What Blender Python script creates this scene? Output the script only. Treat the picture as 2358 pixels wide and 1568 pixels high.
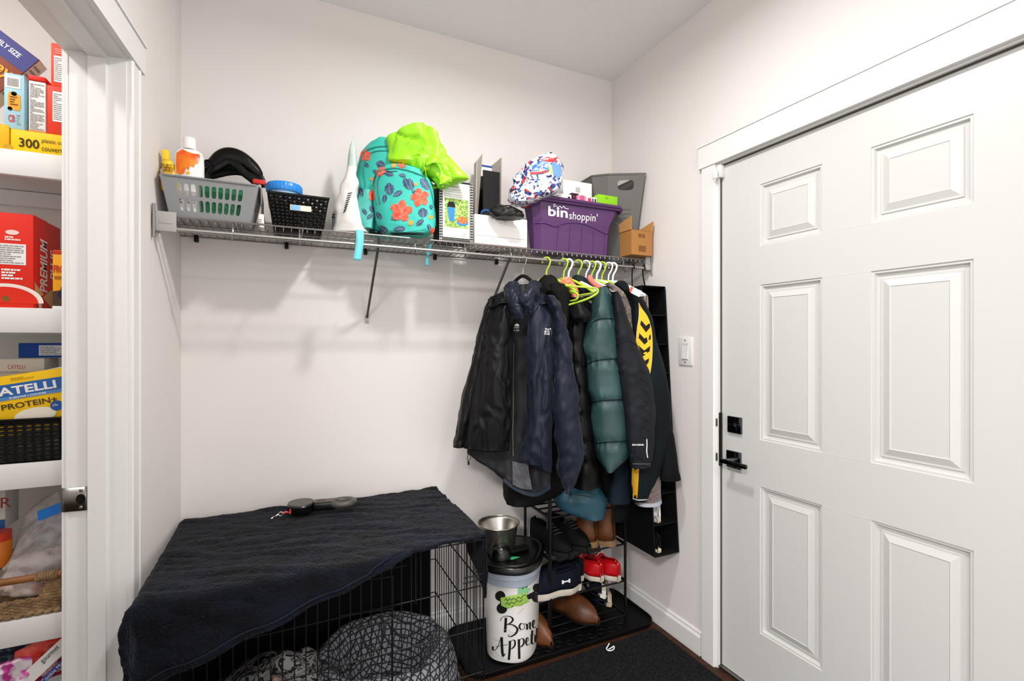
import bpy, bmesh, math, random
from mathutils import Vector, Matrix, noise
random.seed(7)
for _o in list(bpy.data.objects): bpy.data.objects.remove(_o)
SC = bpy.context.scene
COL = SC.collection
V = Vector
# ------------------------------------------------------------------ camera, world, lights, exposure
FPX, CX, CY, EYE, YAW = 1120.0, 1179.0, 790.0, 1.32, math.radians(25)
cam = bpy.data.cameras.new('camera'); camo = bpy.data.objects.new('camera', cam); COL.objects.link(camo)
camo.location = (0, 0, EYE); camo.rotation_euler = (math.pi/2, 0, -YAW)
cam.sensor_fit = 'HORIZONTAL'; cam.sensor_width = 36; cam.lens = FPX/2358*36
cam.shift_y = (CY-784)/2358; cam.clip_start = 0.02
SC.camera = camo
W = bpy.data.worlds.new('world'); SC.world = W; W.use_nodes = True
W.node_tree.nodes['Background'].inputs[0].default_value = (1, .99, .98, 1)
W.node_tree.nodes['Background'].inputs[1].default_value = 1.7
def disk_light(name, loc, size, power, col=(1, .982, .972)):
    l = bpy.data.lights.new(name, 'AREA'); l.shape = 'DISK'; l.size = size; l.energy = power; l.color = col
    o = bpy.data.objects.new(name, l); COL.objects.link(o); o.location = loc
    return o
LAMP = V((.63, 1.05, 2.60))
disk_light('mudroom_lamp_light', LAMP, .14, 18.5)
disk_light('rear_fill_light', (.6, -.75, 2.60), .30, 11)  # unseen fill lamp added behind the viewer
disk_light('left_fill_light', (-1.15, -.95, 2.60), .60, 95)  # unseen lamp added to brighten the low right wall and door
disk_light('pantry_lamp_light', (-1.05, 1.25, 2.60), .20, 10)
SC.view_settings.view_transform = 'Standard'; SC.view_settings.look = 'None'
SC.view_settings.exposure = 0.15; SC.view_settings.gamma = 1; SC.view_settings.use_curve_mapping = False

# ------------------------------------------------------------------ pixel -> world helpers
FW = V((math.sin(YAW), math.cos(YAW), 0)); RT = V((math.cos(YAW), -math.sin(YAW), 0)); EY = V((0, 0, EYE)); UP = V((0, 0, 1))
def ray(u, v): return FW + RT*((u-CX)/FPX) + UP*((CY-v)/FPX)
def PY(u, v, y): d = ray(u, v); return EY + d*(y/d.y)
def PX(u, v, x): d = ray(u, v); return EY + d*(x/d.x)
def PZ(u, v, z): d = ray(u, v); return EY + d*((z-EYE)/d.z)
def PD(u, v, Z): return EY + ray(u, v)*Z

# ------------------------------------------------------------------ mesh building
class G:
    def __init__(s): s.v = []; s.f = []; s.m = []
    def add(s, vs, fs, mi=0):
        b = len(s.v); s.v += [V(p) for p in vs]
        s.f += [tuple(b+i for i in f) for f in fs]; s.m += [mi]*len(fs); return s
    def box(s, x0, x1, y0, y1, z0, z1, mi=0):
        return s.add([(x0,y0,z0),(x1,y0,z0),(x1,y1,z0),(x0,y1,z0),(x0,y0,z1),(x1,y0,z1),(x1,y1,z1),(x0,y1,z1)],
                     [(0,3,2,1),(4,5,6,7),(0,1,5,4),(1,2,6,5),(2,3,7,6),(3,0,4,7)], mi)
    def obox(s, o, X, Y, Z, mi=0):            # corner + three edge vectors
        o, X, Y, Z = V(o), V(X), V(Y), V(Z)
        return s.add([o, o+X, o+X+Y, o+Y, o+Z, o+X+Z, o+X+Y+Z, o+Y+Z],
                     [(0,3,2,1),(4,5,6,7),(0,1,5,4),(1,2,6,5),(2,3,7,6),(3,0,4,7)], mi)
    def rbox(s, c, size, r, M=None, seg=2, mi=0):
        bm = bmesh.new(); bmesh.ops.create_cube(bm, size=1)
        for p in bm.verts: p.co = V((p.co.x*size[0], p.co.y*size[1], p.co.z*size[2]))
        bmesh.ops.bevel(bm, geom=bm.edges[:], offset=min(r, min(size)*.49), segments=seg, affect='EDGES', profile=.5)
        bm.verts.index_update(); M = M or Matrix.Identity(3)
        s.add([V(c)+M@p.co for p in bm.verts], [tuple(q.index for q in f.verts) for f in bm.faces], mi); bm.free(); return s
    def tube(s, path, r, n=8, closed=False, caps=True, mi=0, flat=1.0):
        P = [V(p) for p in path]; L = len(P)
        R = r if isinstance(r, (list, tuple)) else [r]*L
        vs = []; fs = []; nrm = None
        for i, p in enumerate(P):
            t = (P[(i+1) % L]-P[i-1]) if closed else (P[min(i+1, L-1)]-P[max(i-1, 0)])
            t = t.normalized() if t.length > 1e-9 else V((0, 0, 1))
            if nrm is None:
                a = V((0, 0, 1)) if abs(t.z) < .9 else V((1, 0, 0)); nrm = (a-t*a.dot(t)).normalized()
            else:
                nrm = nrm-t*nrm.dot(t); nrm = nrm.normalized() if nrm.length > 1e-6 else t.orthogonal().normalized()
            b = t.cross(nrm)
            for k in range(n):
                a = 2*math.pi*k/n; vs.append(p+nrm*(math.cos(a)*R[i]*flat)+b*(math.sin(a)*R[i]))
        for i in range(L if closed else L-1):
            j = (i+1) % L
            for k in range(n): fs.append((i*n+k, i*n+(k+1) % n, j*n+(k+1) % n, j*n+k))
        if caps and not closed: fs.append(tuple(range(n-1, -1, -1))); fs.append(tuple((L-1)*n+k for k in range(n)))
        return s.add(vs, fs, mi)
    def lathe(s, prof, c=(0,0,0), n=32, sx=1, sy=1, M=None, mi=0, caps=False):
        M = M or Matrix.Identity(3); c = V(c); vs = []; fs = []
        for r, z in prof:
            for k in range(n):
                a = 2*math.pi*k/n; vs.append(c+M@V((r*math.cos(a)*sx, r*math.sin(a)*sy, z)))
        for i in range(len(prof)-1):
            for k in range(n): fs.append((i*n+k, i*n+(k+1) % n, (i+1)*n+(k+1) % n, (i+1)*n+k))
        if caps: fs.append(tuple(range(n-1, -1, -1))); fs.append(tuple((len(prof)-1)*n+k for k in range(n)))
        return s.add(vs, fs, mi)
    def prism(s, poly, o, X, U, N, h, mi=0):  # polygon in the X,U plane, extruded h along N
        o, X, U, N = V(o), V(X), V(U), V(N); n = len(poly)
        vs = [o+X*a+U*b for a, b in poly]+[o+X*a+U*b+N*h for a, b in poly]
        return s.add(vs, [tuple(range(n-1, -1, -1)), tuple(range(n, 2*n))]+[(i, (i+1) % n, n+(i+1) % n, n+i) for i in range(n)], mi)
    def grid(s, fn, nu, nv, wrap=False, skip=None, mi=0):
        b = [fn(i/nu, j/nv) for j in range(nv+1) for i in range(nu if wrap else nu+1)]
        w = nu if wrap else nu+1; fs = []
        for j in range(nv):
            for i in range(nu):
                if skip and skip(i, j): continue
                fs.append((j*w+i, j*w+(i+1) % w, (j+1)*w+(i+1) % w, (j+1)*w+i))
        return s.add(b, fs, mi)
    def quad(s, a, b, c, d, mi=0): return s.add([a, b, c, d], [(0,1,2,3)], mi)
    def xf(s, M, start=0):
        for i in range(start, len(s.v)): s.v[i] = M@s.v[i]
        return s

def obj(name, g, mat, parent=None, smooth=True, label=None, ang=38, solid=0, sub=0, kind=None, offset=0):
    me = bpy.data.meshes.new(name); me.from_pydata([tuple(p) for p in g.v], [], g.f)
    mats = mat if isinstance(mat, (list, tuple)) else [mat]
    for m in mats: me.materials.append(m)
    if len(mats) > 1: me.polygons.foreach_set('material_index', g.m)
    me.validate(); me.update()
    if smooth: me.shade_smooth(); me.set_sharp_from_angle(angle=math.radians(ang))
    o = bpy.data.objects.new(name, me); COL.objects.link(o)
    if sub: md = o.modifiers.new('sub', 'SUBSURF'); md.levels = sub; md.render_levels = sub
    if solid: md = o.modifiers.new('solid', 'SOLIDIFY'); md.thickness = solid; md.offset = offset
    if parent:
        o.parent = parent
        if parent.type == 'EMPTY': o.matrix_parent_inverse = parent.matrix_basis.inverted()
    if label: o['label'] = label
    if kind: o['kind'] = kind
    return o
def thing(name, label, cat, loc=(0,0,0), group=None, kind=None):
    o = bpy.data.objects.new(name, None); o.empty_display_size = .05; COL.objects.link(o); o.location = loc
    o['label'] = label; o['category'] = cat
    if group: o['group'] = group
    if kind: o['kind'] = kind
    return o
def single(name, g, mat, label, cat, group=None, **k):
    o = obj(name, g, mat, None, **k); o['label'] = label; o['category'] = cat
    if group: o['group'] = group
    return o
def struct(name, g, mat, label=None, **k):
    o = obj(name, g, mat, None, **k); o['kind'] = 'structure'
    if label: o['label'] = label
    return o

# ------------------------------------------------------------------ materials
def C(h, a=1.0):
    h = h.lstrip('#'); r = [int(h[i:i+2], 16)/255 for i in (0, 2, 4)]
    return tuple((x/12.92 if x <= .04045 else ((x+.055)/1.055)**2.4) for x in r)+(a,)
def mat(name, col, rough=.5, metal=0., var=None, bump=None, sheen=0., coat=0., alpha=1., trans=0., emit=0., spec=None, stretch=(1,1,1), var2=None, ior=None):
    m = bpy.data.materials.new(name); m.use_nodes = True; nt = m.node_tree; n = nt.nodes; L = nt.links
    b = n['Principled BSDF']; col = C(col) if isinstance(col, str) else col
    b.inputs['Base Color'].default_value = col; b.inputs['Roughness'].default_value = rough; b.inputs['Metallic'].default_value = metal
    if sheen: b.inputs['Sheen Weight'].default_value = sheen; b.inputs['Sheen Roughness'].default_value = .4
    if coat: b.inputs['Coat Weight'].default_value = coat; b.inputs['Coat Roughness'].default_value = .12
    if alpha < 1: b.inputs['Alpha'].default_value = alpha
    if trans: b.inputs['Transmission Weight'].default_value = trans
    if ior: b.inputs['IOR'].default_value = ior
    if spec is None and max(col[:3]) < .05 and rough > .3 and not metal and not coat: spec = .18
    if spec is not None: b.inputs['Specular IOR Level'].default_value = spec
    if emit: b.inputs['Emission Color'].default_value = col; b.inputs['Emission Strength'].default_value = emit
    if var or bump:
        tc = n.new('ShaderNodeTexCoord'); mp = n.new('ShaderNodeMapping'); mp.inputs['Scale'].default_value = stretch
        L.new(tc.outputs['Object'], mp.inputs[0])
    if var:      # (scale, other colour, lo, hi)
        t = n.new('ShaderNodeTexNoise'); t.inputs['Scale'].default_value = var[0]; t.inputs['Detail'].default_value = 4
        L.new(mp.outputs[0], t.inputs['Vector'])
        r = n.new('ShaderNodeValToRGB'); r.color_ramp.elements[0].position = var[2] if len(var) > 2 else .35; r.color_ramp.elements[1].position = var[3] if len(var) > 3 else .65
        r.color_ramp.elements[0].color = col; r.color_ramp.elements[1].color = C(var[1])
        L.new(t.outputs['Fac'], r.inputs[0]); L.new(r.outputs[0], b.inputs['Base Color'])
    if bump:     # (scale, strength, distance)
        t = n.new('ShaderNodeTexNoise'); t.inputs['Scale'].default_value = bump[0]; t.inputs['Detail'].default_value = 3
        L.new(mp.outputs[0], t.inputs['Vector'])
        u = n.new('ShaderNodeBump'); u.inputs['Strength'].default_value = bump[1]; u.inputs['Distance'].default_value = bump[2] if len(bump) > 2 else .002
        L.new(t.outputs['Fac'], u.inputs['Height']); L.new(u.outputs[0], b.inputs['Normal'])
    return m
_MC = {}
def pm(col, rough=.5, **k):                   # plain coloured material, cached
    key = (col, rough, tuple(sorted(k.items())))
    if key not in _MC: _MC[key] = mat('paint_'+str(col).strip('#'), col, rough, **k)
    return _MC[key]
def card(col): return pm(col, .55, bump=(220, .05, .001), spec=.3)

# ------------------------------------------------------------------ printed faces
def text_mesh(s, off=0, shear=0, space=1.0):
    cu = bpy.data.curves.new('t', 'FONT'); cu.body = s; cu.size = 1; cu.offset = off; cu.shear = shear; cu.space_character = space
    cu.resolution_u = 3; cu.fill_mode = 'FRONT'
    ob = bpy.data.objects.new('t', cu); me = bpy.data.meshes.new_from_object(ob)
    vs = [V(p.co) for p in me.vertices]; fs = [tuple(p.vertices) for p in me.polygons]
    bpy.data.objects.remove(ob); bpy.data.curves.remove(cu); bpy.data.meshes.remove(me)
    return vs, fs
class Face:
    """a flat printed side: origin lower left, X right, U up, normal towards the reader"""
    def __init__(s, o, X, U): s.o = V(o); s.X = V(X).normalized(); s.U = V(U).normalized(); s.N = s.X.cross(s.U).normalized()
    def p(s, a, b, l=.0008): return s.o+s.X*a+s.U*b+s.N*l
    def rect(s, parent, a, b, w, h, mt, name='printed_panel', l=.0008, label=None):
        return obj(name, G().quad(s.p(a, b, l), s.p(a+w, b, l), s.p(a+w, b+h, l), s.p(a, b+h, l)), mt, parent, smooth=False, label=label)
    def poly(s, parent, pts, mt, name='printed_shape', l=.001, label=None):
        return obj(name, G().add([s.p(a, b, l) for a, b in pts], [tuple(range(len(pts)))]), mt, parent, smooth=False, label=label)
    def disc(s, parent, a, b, r, mt, name='printed_disc', l=.001, r2=None, n=28, a0=0, a1=2*math.pi):
        return s.poly(parent, [(a+r*math.cos(a0+(a1-a0)*k/n), b+(r2 or r)*math.sin(a0+(a1-a0)*k/n)) for k in range(n+(a1-a0 < 6))], mt, name, l)
    def text(s, parent, t, a, b, h, mt, w=None, off=0, shear=0, rot=0, l=.0014, name='lettering', space=1.0):
        vs, fs = text_mesh(t, off, shear, space)
        x0 = min(p.x for p in vs); x1 = max(p.x for p in vs); y0 = min(p.y for p in vs); y1 = max(p.y for p in vs)
        ky = h/max(y1-y0, 1e-6); kx = (w/(x1-x0)) if w else ky; ca, sa = math.cos(rot), math.sin(rot)
        q = []
        for p in vs:
            x, y = (p.x-x0)*kx, (p.y-y0)*ky; q.append(s.p(a+x*ca-y*sa, b+x*sa+y*ca, l))
        return obj(name, G().add(q, fs), mt, parent, smooth=False)
    def lines(s, parent, a, b, w, h, n, mt, name='fine_print', seed=1, l=.0014, fill=.45):
        rr = random.Random(seed); g = G()
        for i in range(n):
            y = b+h*(i+.2)/n; t = h/n*fill; x = a
            while x < a+w*.9:
                ww = w*rr.uniform(.08, .3); ww = min(ww, a+w-x)
                g.quad(s.p(x, y, l), s.p(x+ww, y, l), s.p(x+ww, y+t, l), s.p(x, y+t, l)); x += ww+w*.03
                if rr.random() < .12: break
        return obj(name, g, mt, parent, smooth=False)
    def barcode(s, parent, a, b, w, h, mt, seed=3, name='barcode'):
        rr = random.Random(seed); g = G(); x = a
        while x < a+w:
            ww = w*rr.uniform(.01, .035); g.quad(s.p(x, b, .0014), s.p(x+ww, b, .0014), s.p(x+ww, b+h, .0014), s.p(x, b+h, .0014)); x += ww*2
        return obj(name, g, mt, parent, smooth=False)
def rotz(a): return Matrix.Rotation(a, 3, 'Z')
def carton(name, label, o, w, d, h, mt, R=None, cat='box', group=None, seam=True, body='body', r=.0018):
    """closed box: front lower left corner o, width, depth, height; returns thing and its printed faces"""
    R = R or Matrix.Identity(3); o = V(o); X, Y, Z = R@V((1,0,0)), R@V((0,1,0)), R@V((0,0,1))
    t = thing(name, label, cat, o+X*w/2+Y*d/2, group)
    g = G().rbox(o+X*w/2+Y*d/2+Z*h/2, (w, d, h), r, R)
    obj(body, g, mt, t)
    if seam:
        gf = G().obox(o+X*.001+Y*.001+Z*h, X*(w-.002), Y*(d*.5), Z*.0012); obj('top_flap', gf, mt, t, smooth=False)
    return t, dict(front=Face(o, X, Z), right=Face(o+X*w, Y, Z), left=Face(o+Y*d, -Y, Z), top=Face(o+Z*(h+.0012), X, Y))
def crom(pts, t):                              # Catmull-Rom through points, t in 0..1
    n = len(pts)-1
    if n == 0: return pts[0]
    x = min(max(t, 0), 1)*n; i = min(int(x), n-1); f = x-i
    p0, p1, p2, p3 = pts[max(i-1, 0)], pts[i], pts[i+1], pts[min(i+2, n)]
    return 0.5*((2*p1)+(p2-p0)*f+(2*p0-5*p1+4*p2-p3)*f*f+(3*p1-p0-3*p2+p3)*f*f*f)
def lerp(pts, t):
    n = len(pts)-1; x = min(max(t, 0), 1)*n; i = min(int(x), n-1); f = x-i; return pts[i]*(1-f)+pts[i+1]*f
def nz(x, y=0, z=0): return noise.noise(V((x, y, z)))
def curve(pts, n): return [crom(pts, i/n) for i in range(n+1)]
def patch(rows, nu, nv, fold=None):
    """smooth sheet through a net of world points (rows of equal length); fold(u,v,p)->offset along normal"""
    def f0(a, b): return crom([crom(r, a) for r in rows], b)
    g = G(); P = [[f0(i/nu, j/nv) for i in range(nu+1)] for j in range(nv+1)]
    if fold:
        Q = [[None]*(nu+1) for _ in range(nv+1)]
        for j in range(nv+1):
            for i in range(nu+1):
                du = P[j][min(i+1, nu)]-P[j][max(i-1, 0)]; dv = P[min(j+1, nv)][i]-P[max(j-1, 0)][i]
                n = du.cross(dv); n = n.normalized() if n.length > 1e-12 else V((0, -1, 0))
                Q[j][i] = P[j][i]+n*fold(i/nu, j/nv, P[j][i])
        P = Q
    g.add([p for r in P for p in r], [(j*(nu+1)+i, j*(nu+1)+i+1, (j+1)*(nu+1)+i+1, (j+1)*(nu+1)+i) for j in range(nv) for i in range(nu)])
    return g
def pdpatch(rows, nu, nv, fold=None): return patch([[PD(*c) for c in r] for r in rows], nu, nv, fold)
def garment(rows, Zc, b, ns=72, nr=70, fold=None, e=.85, close=True):
    """hanging cloth volume: rows of (v, left u, right u[, depth shift]) at distance Zc, half depth b"""
    R = [V((r[0], r[1], r[2])) for r in rows]; S = [(r[3] if len(r) > 3 else 0) for r in rows]; B = [(r[4] if len(r) > 4 else 1) for r in rows]
    def sp(x, k): return math.copysign(abs(x)**k, x)
    g = G(); pts = []
    for j in range(nr+1):
        t = j/nr; q = crom(R, t); z = Zc+lerp(S, t); bb = b*lerp(B, t)
        pl, pr = PD(q.y, q.x, z), PD(q.z, q.x, z); c = (pl+pr)/2; a = (pr-pl)/2
        dv = V((c.x, c.y, 0)).normalized()
        for i in range(ns):
            th = 2*math.pi*i/ns; p = c+a*sp(math.cos(th), e)-dv*(bb*sp(math.sin(th), e))
            if fold:
                n = (a.normalized()*math.cos(th)-dv*math.sin(th)); p = p+n*fold(th, t, p)
            pts.append(p)
    fs = [(j*ns+i, j*ns+(i+1) % ns, (j+1)*ns+(i+1) % ns, (j+1)*ns+i) for j in range(nr) for i in range(ns)]
    if close: fs.append(tuple(range(ns))); fs.append(tuple(nr*ns+i for i in range(ns-1, -1, -1)))
    return g.add(pts, fs)
def folds(amp, ku, kz, seed, fine=.35, vert=1.0):
    """cloth wrinkles: long soft vertical folds plus finer crumple"""
    def f(a, t, p):
        d = nz(p.x*ku+seed, p.y*ku, p.z*kz)*amp*vert
        d += abs(nz(p.x*ku*2.3+seed*2, p.y*ku*2.3, p.z*kz*3+nz(p.x*9, p.z*9)*1.2))*amp*fine*2-amp*fine*.5
        r = nz(p.x*ku*1.5+seed*3+nz(p.x*4, p.y*4, p.z*4+seed)*1.3, p.y*ku*1.5, p.z*kz*.7+seed)
        d += max(0, .14-abs(r))*3.2*amp*fine
        return d
    return f
# ================================================================== setting
BW, RW, CL = 2.153, 1.596, 2.731               # back wall y, right wall x, ceiling z
LC = V((-.35, BW, 0)); LS = V((-.0785, -1, 0)).normalized(); LN = V((-1, .0785, 0)).normalized()   # left wall: corner, along (towards viewer), outward
def LW(s, n, z): return LC+LS*s+LN*n+UP*z
def lbox(g, s0, s1, n0, n1, z0, z1): return g.obox(LW(s0, n0, z0), LS*(s1-s0), LN*(n1-n0), UP*(z1-z0))
wallm = mat('wall_paint', '#e7e1df', .85, bump=(420, .12, .001), var=(1.6, '#e5dfdb'))
ceilm = mat('ceiling_texture', '#f5f4f4', .95, bump=(150, .6, .004))
trimm = mat('trim_paint', '#e4e3e1', .38, bump=(60, .03, .001))
doorm = mat('door_paint', '#cfcfcc', .36, bump=(90, .03, .001))
pantrym = mat('pantry_paint', '#efece8', .8, bump=(300, .1, .001))
floorm = mat('floor_plank', '#2f1d14', .5, var=(6, '#4a2c1b', .3, .7), stretch=(1, 9, 1), bump=(30, .1, .001))
REAR = -2.2
FL = G()
struct('floor', G().box(-2.1, RW+.16, REAR-.1, BW+.1, -.06, -.004), mat('floor_base', '#2a1a12', .8))
fl = bpy.data.objects['floor']
gp = G().box(0, .128, 0, 1.2, -.004, 0); plank = None
for i in range(27):                              # planks run towards the viewer
    x = -2.05+i*.1355
    for k in range(5):
        y = REAR+.03+((i*37) % 10)*.11-1.2+k*1.203
        y0, y1 = max(y, REAR), min(y+1.2, BW)
        if y1-y0 < .05 or x > RW+.02: continue
        if x < -.5 and y1 < .4: continue
        o = obj('plank', G().box(x, min(x+.134, RW), y0, y1, -.004, 0), floorm, fl, smooth=False)
struct('ceiling', G().box(-2.1, RW+.16, REAR-.1, BW+.1, CL, CL+.08), ceilm)
struct('wall_back', G().box(LC.x-.02, RW+.16, BW, BW+.1, 0, CL), wallm)
DY0, DY1, DH = .455, 1.437, 2.043                # door opening in the right wall
g = G().box(RW, RW+.15, DY1+.02, BW, 0, CL).box(RW, RW+.15, REAR, DY0-.02, 0, CL).box(RW, RW+.15, DY0-.02, DY1+.02, DH+.02, CL)
struct('wall_right', g, wallm)
SJ = .522                                       # pantry opening: far jamb, near jamb, head
SN, PH = SJ+.80, 2.087
g = G(); lbox(g, 0, SJ-.02, 0, .136, 0, CL); lbox(g, SN+.02, 1.72, 0, .136, 0, CL); lbox(g, SJ-.02, SN+.02, 0, .136, PH+.02, CL)
struct('wall_left', g, wallm)
# pantry shell
struct('wall_pantry_back', G().box(-2.0, -.5, 2.16, 2.24, 0, CL), pantrym)
struct('wall_pantry_side', G().box(-2.08, -2.0, .5, 2.24, 0, CL), pantrym)
struct('wall_pantry_front', G().box(-2.0, -.66, .42, .5, 0, CL), pantrym)
# baseboards
def bprof(h=.098, t=.014): return [(0, 0), (t, 0), (t, h-.022), (t*.55, h-.012), (t*.55, h-.004), (t*.3, h), (0, h)]
def baseboard(name, o, along, out, L):
    struct(name, G().prism(bprof(), o, out, UP, along, L), trimm, ang=25)
baseboard('baseboard_right', (RW, DY1+.085, 0), V((0, 1, 0)), V((-1, 0, 0)), BW-DY1-.085)
baseboard('baseboard_back', (LC.x, BW, 0), V((1, 0, 0)), V((0, -1, 0)), RW-LC.x)
baseboard('baseboard_left', LW(0, 0, 0), LS, -LN, SJ-.09)
# ---- pantry door frame
g = G(); lbox(g, SJ-.02, SJ, -.001, .137, 0, PH)
struct('trim_1', g, trimm, 'white door jamb of the pantry opening')
j1 = bpy.data.objects['trim_1']
g = G(); lbox(g, SJ, SJ+.011, .040, .079, 0, PH-.011); obj('door_stop', g, trimm, j1, smooth=False)
g = G()
for n0 in (.082, .128): lbox(g, SJ, SJ+.002, n0-.004, n0, 0, PH)
obj('bead', g, trimm, j1, smooth=False)
g = G(); lbox(g, SJ-.02, SN+.02, -.001, .137, PH, PH+.02); struct('trim_2', g, trimm, 'white head jamb of the pantry opening')
g = G(); lbox(g, SJ, SN, .040, .079, PH-.011, PH); obj('door_stop', g, trimm, bpy.data.objects['trim_2'], smooth=False)
g = G(); lbox(g, SN, SN+.02, -.001, .137, 0, PH); struct('trim_3', g, trimm)
def casing(name, s0, s1, side):
    prof = [(0, 0), (0, .012), (.005, .016), (.012, .016), (.016, .0135), (.050, .0135), (.054, .0165), (.060, .0165), (.062, .012), (.062, 0)]
    sg = 1 if side > 0 else -1
    struct(name, G().prism(prof, LW(s0, 0, 0), LS*sg, -LN, UP, PH+.004), trimm, ang=20)
casing('trim_4', SJ-.004, 0, -1); casing('trim_5', SN+.004, 0, 1)
g = G(); lbox(g, SJ-.088, SN+.088, -.019, 0, PH+.004, PH+.092); struct('trim_6', g, trimm, 'white head casing above the pantry opening', smooth=False)
g = G(); lbox(g, SJ-.088, SN+.088, -.0235, 0, PH+.082, PH+.092); obj('cap', g, trimm, bpy.data.objects['trim_6'], smooth=False)
# strike plate on the pantry jamb
steel = mat('brushed_steel', '#8d8a86', .38, metal=1, bump=(200, .1, .0005))
darksteel = mat('dark_nickel', '#3c3b3d', .22, metal=1)
black = mat('black_hole', '#0c0b0b', .8)
st = thing('strike_plate', 'brushed metal latch strike plate set into the pantry door jamb', 'strike plate', LW(SJ, .11, 0))
zc = PD(166, 1152, 1.265).z
g = G(); pl = []
for k in range(9):
    a = k/8; n_ = .0815+a*.058; s_ = SJ+.004 if a < .78 else SJ+.004-(a-.78)**2*.14
    pl.append((n_, s_))
g.grid(lambda a, b: LW(pl[int(round(a*8))][1], pl[int(round(a*8))][0], zc-.031+.062*b), 8, 1)
obj('plate', g, steel, st, solid=.002)
jf = Face(LW(SJ, .14, 0), -LN, UP)
jf.disc(st, .14-.095, zc, .0105, black, 'latch_hole', l=.0062, r2=.013)
for dz in (-.0225, .0225):
    s_ = G().lathe([(.0001, .0014), (.003, .0012), (.0042, 0)], LW(SJ+.0052, .095, zc+dz), 12, M=Matrix.Rotation(math.pi/2, 3, 'X')); obj('screw', s_, steel, st)
# ---- entry door (right wall)
DX = 1.612
struct('trim_7', G().box(RW-.002, RW+.06, DY1, DY1+.02, 0, DH+.02).box(RW-.002, RW+.06, DY0-.02, DY0, 0, DH+.02).box(RW-.002, RW+.06, DY0, DY1, DH, DH+.02), trimm, 'white jamb of the entry door', smooth=False)
def vcasing(name, y0, dirn):
    prof = [(0, 0), (0, .010), (.006, .015), (.066, .015), (.070, .011), (.070, 0)]
    struct(name, G().prism(prof, (RW, y0, 0), V((0, dirn, 0)), V((-1, 0, 0)), UP, DH+.006), trimm, ang=20)
vcasing('trim_8', DY1+.008, 1); vcasing('trim_9', DY0-.008, -1)
struct('trim_10', G().box(RW-.02, RW, DY0-.095, DY1+.088, DH+.006, DH+.102), trimm, 'white head casing above the entry door', smooth=False)
obj('cap', G().box(RW-.024, RW, DY0-.098, DY1+.092, DH+.094, DH+.102), trimm, bpy.data.objects['trim_10'], smooth=False)
struct('trim_11', G().box(DX-.016, DX+.05, DY0, DY1, 0, .012), steel, 'metal threshold strip under the entry door', smooth=False)
dr = thing('door_1', 'white six panel entry door with moulded panels', 'door', (DX, (DY0+DY1)/2, .012), kind='structure')
cols = [(1.0265, 1.259), (.635, .8787)]; rws = [(.233, .783), (.957, 1.538), (1.683, 1.914)]
# slab with six openings
ys = [DY0+.004, .635, .8787, 1.0265, 1.259, DY1-.004]; zs = [.014, .233, .783, .957, 1.538, 1.683, 1.914, DH-.004]
g = G()
for a in range(5):
    for b in range(7):
        if a in (1, 3) and b in (1, 3, 5): continue
        g.box(DX, DX+.04, ys[a], ys[a+1], zs[b], zs[b+1])
obj('slab', g, doorm, dr, smooth=False)
g = G()
for zz in (.783, .957, 1.538, 1.683): g.box(DX-.0004, DX+.001, .8787, 1.0265, zz-.0008, zz+.0008)
obj('panel_joint', g, pm('#d9d7d3', .5), dr, smooth=False)
for (y0, y1) in cols:
    for (z0, z1) in rws:
        steps = [(0, 0), (.002, .0035), (.008, .0035), (.012, .0125), (.022, .0135), (.024, .0095), (.030, .0095), (.050, .002), (.052, .0035), (.055, .0035)]
        g = G(); rings = []
        for ins, dep in steps:
            rings.append([(DX+dep, y1-ins, z0+ins), (DX+dep, y0+ins, z0+ins), (DX+dep, y0+ins, z1-ins), (DX+dep, y1-ins, z1-ins)])
        vs = [p for r in rings for p in r]; fs = []
        for i in range(len(rings)-1):
            for k in range(4): fs.append((i*4+k, i*4+(k+1) % 4, (i+1)*4+(k+1) % 4, (i+1)*4+k))
        n = (len(rings)-1)*4; fs.append((n, n+1, n+2, n+3)); g.add(vs, fs)
        obj('panel', g, doorm, dr, smooth=False)
# lock set
chrome = mat('polished_chrome', '#5d6068', .13, metal=1)
yk = PX(1694, 978, DX).y; zk = PX(1694, 978, DX).z
db = obj('deadbolt', G().rbox((DX-.005, yk, zk), (.010, .064, .064), .0015), chrome, dr, label='square polished deadbolt plate')
obj('thumb_turn', G().rbox((DX-.018, yk, zk), (.016, .034, .009), .003).lathe([(.009, 0), (.009, .012)], (DX-.010, yk, zk), 16, M=Matrix.Rotation(-math.pi/2, 3, 'Y')), chrome, db)
yk = PX(1692, 1058, DX).y; zk = PX(1692, 1058, DX).z
lv = obj('lever_handle', G().rbox((DX-.005, yk, zk), (.010, .066, .066), .0015), chrome, dr, label='square rose with a straight lever handle')
obj('neck', G().tube([(DX-.008, yk, zk-.002), (DX-.05, yk, zk-.002)], .010, 14), steel, lv)
obj('lever', G().rbox((DX-.056, yk-.041, zk-.002), (.012, .118, .017), .003), darksteel, lv)
z0, z1 = PX(1655, 1072, RW).z, PX(1655, 950, RW).z
lp = obj('latch_guard', G().box(DX-.014, DX-.003, DY1-.008, DY1+.003, z0, z1), darksteel, dr, smooth=False, label='dark metal latch strip on the door edge')
for zz in (z0+.035, z1-.04): obj('striker', G().rbox((RW-.003, DY1+.010, zz), (.008, .016, .032), .002), steel, lp)
obj('weather_seal', G().box(DX-.006, DX+.02, DY1-.0035, DY1, .014, DH).box(DX-.006, DX+.02, DY0, DY1, DH-.004, DH), pm('#4c4843', .8), dr, smooth=False)
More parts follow.
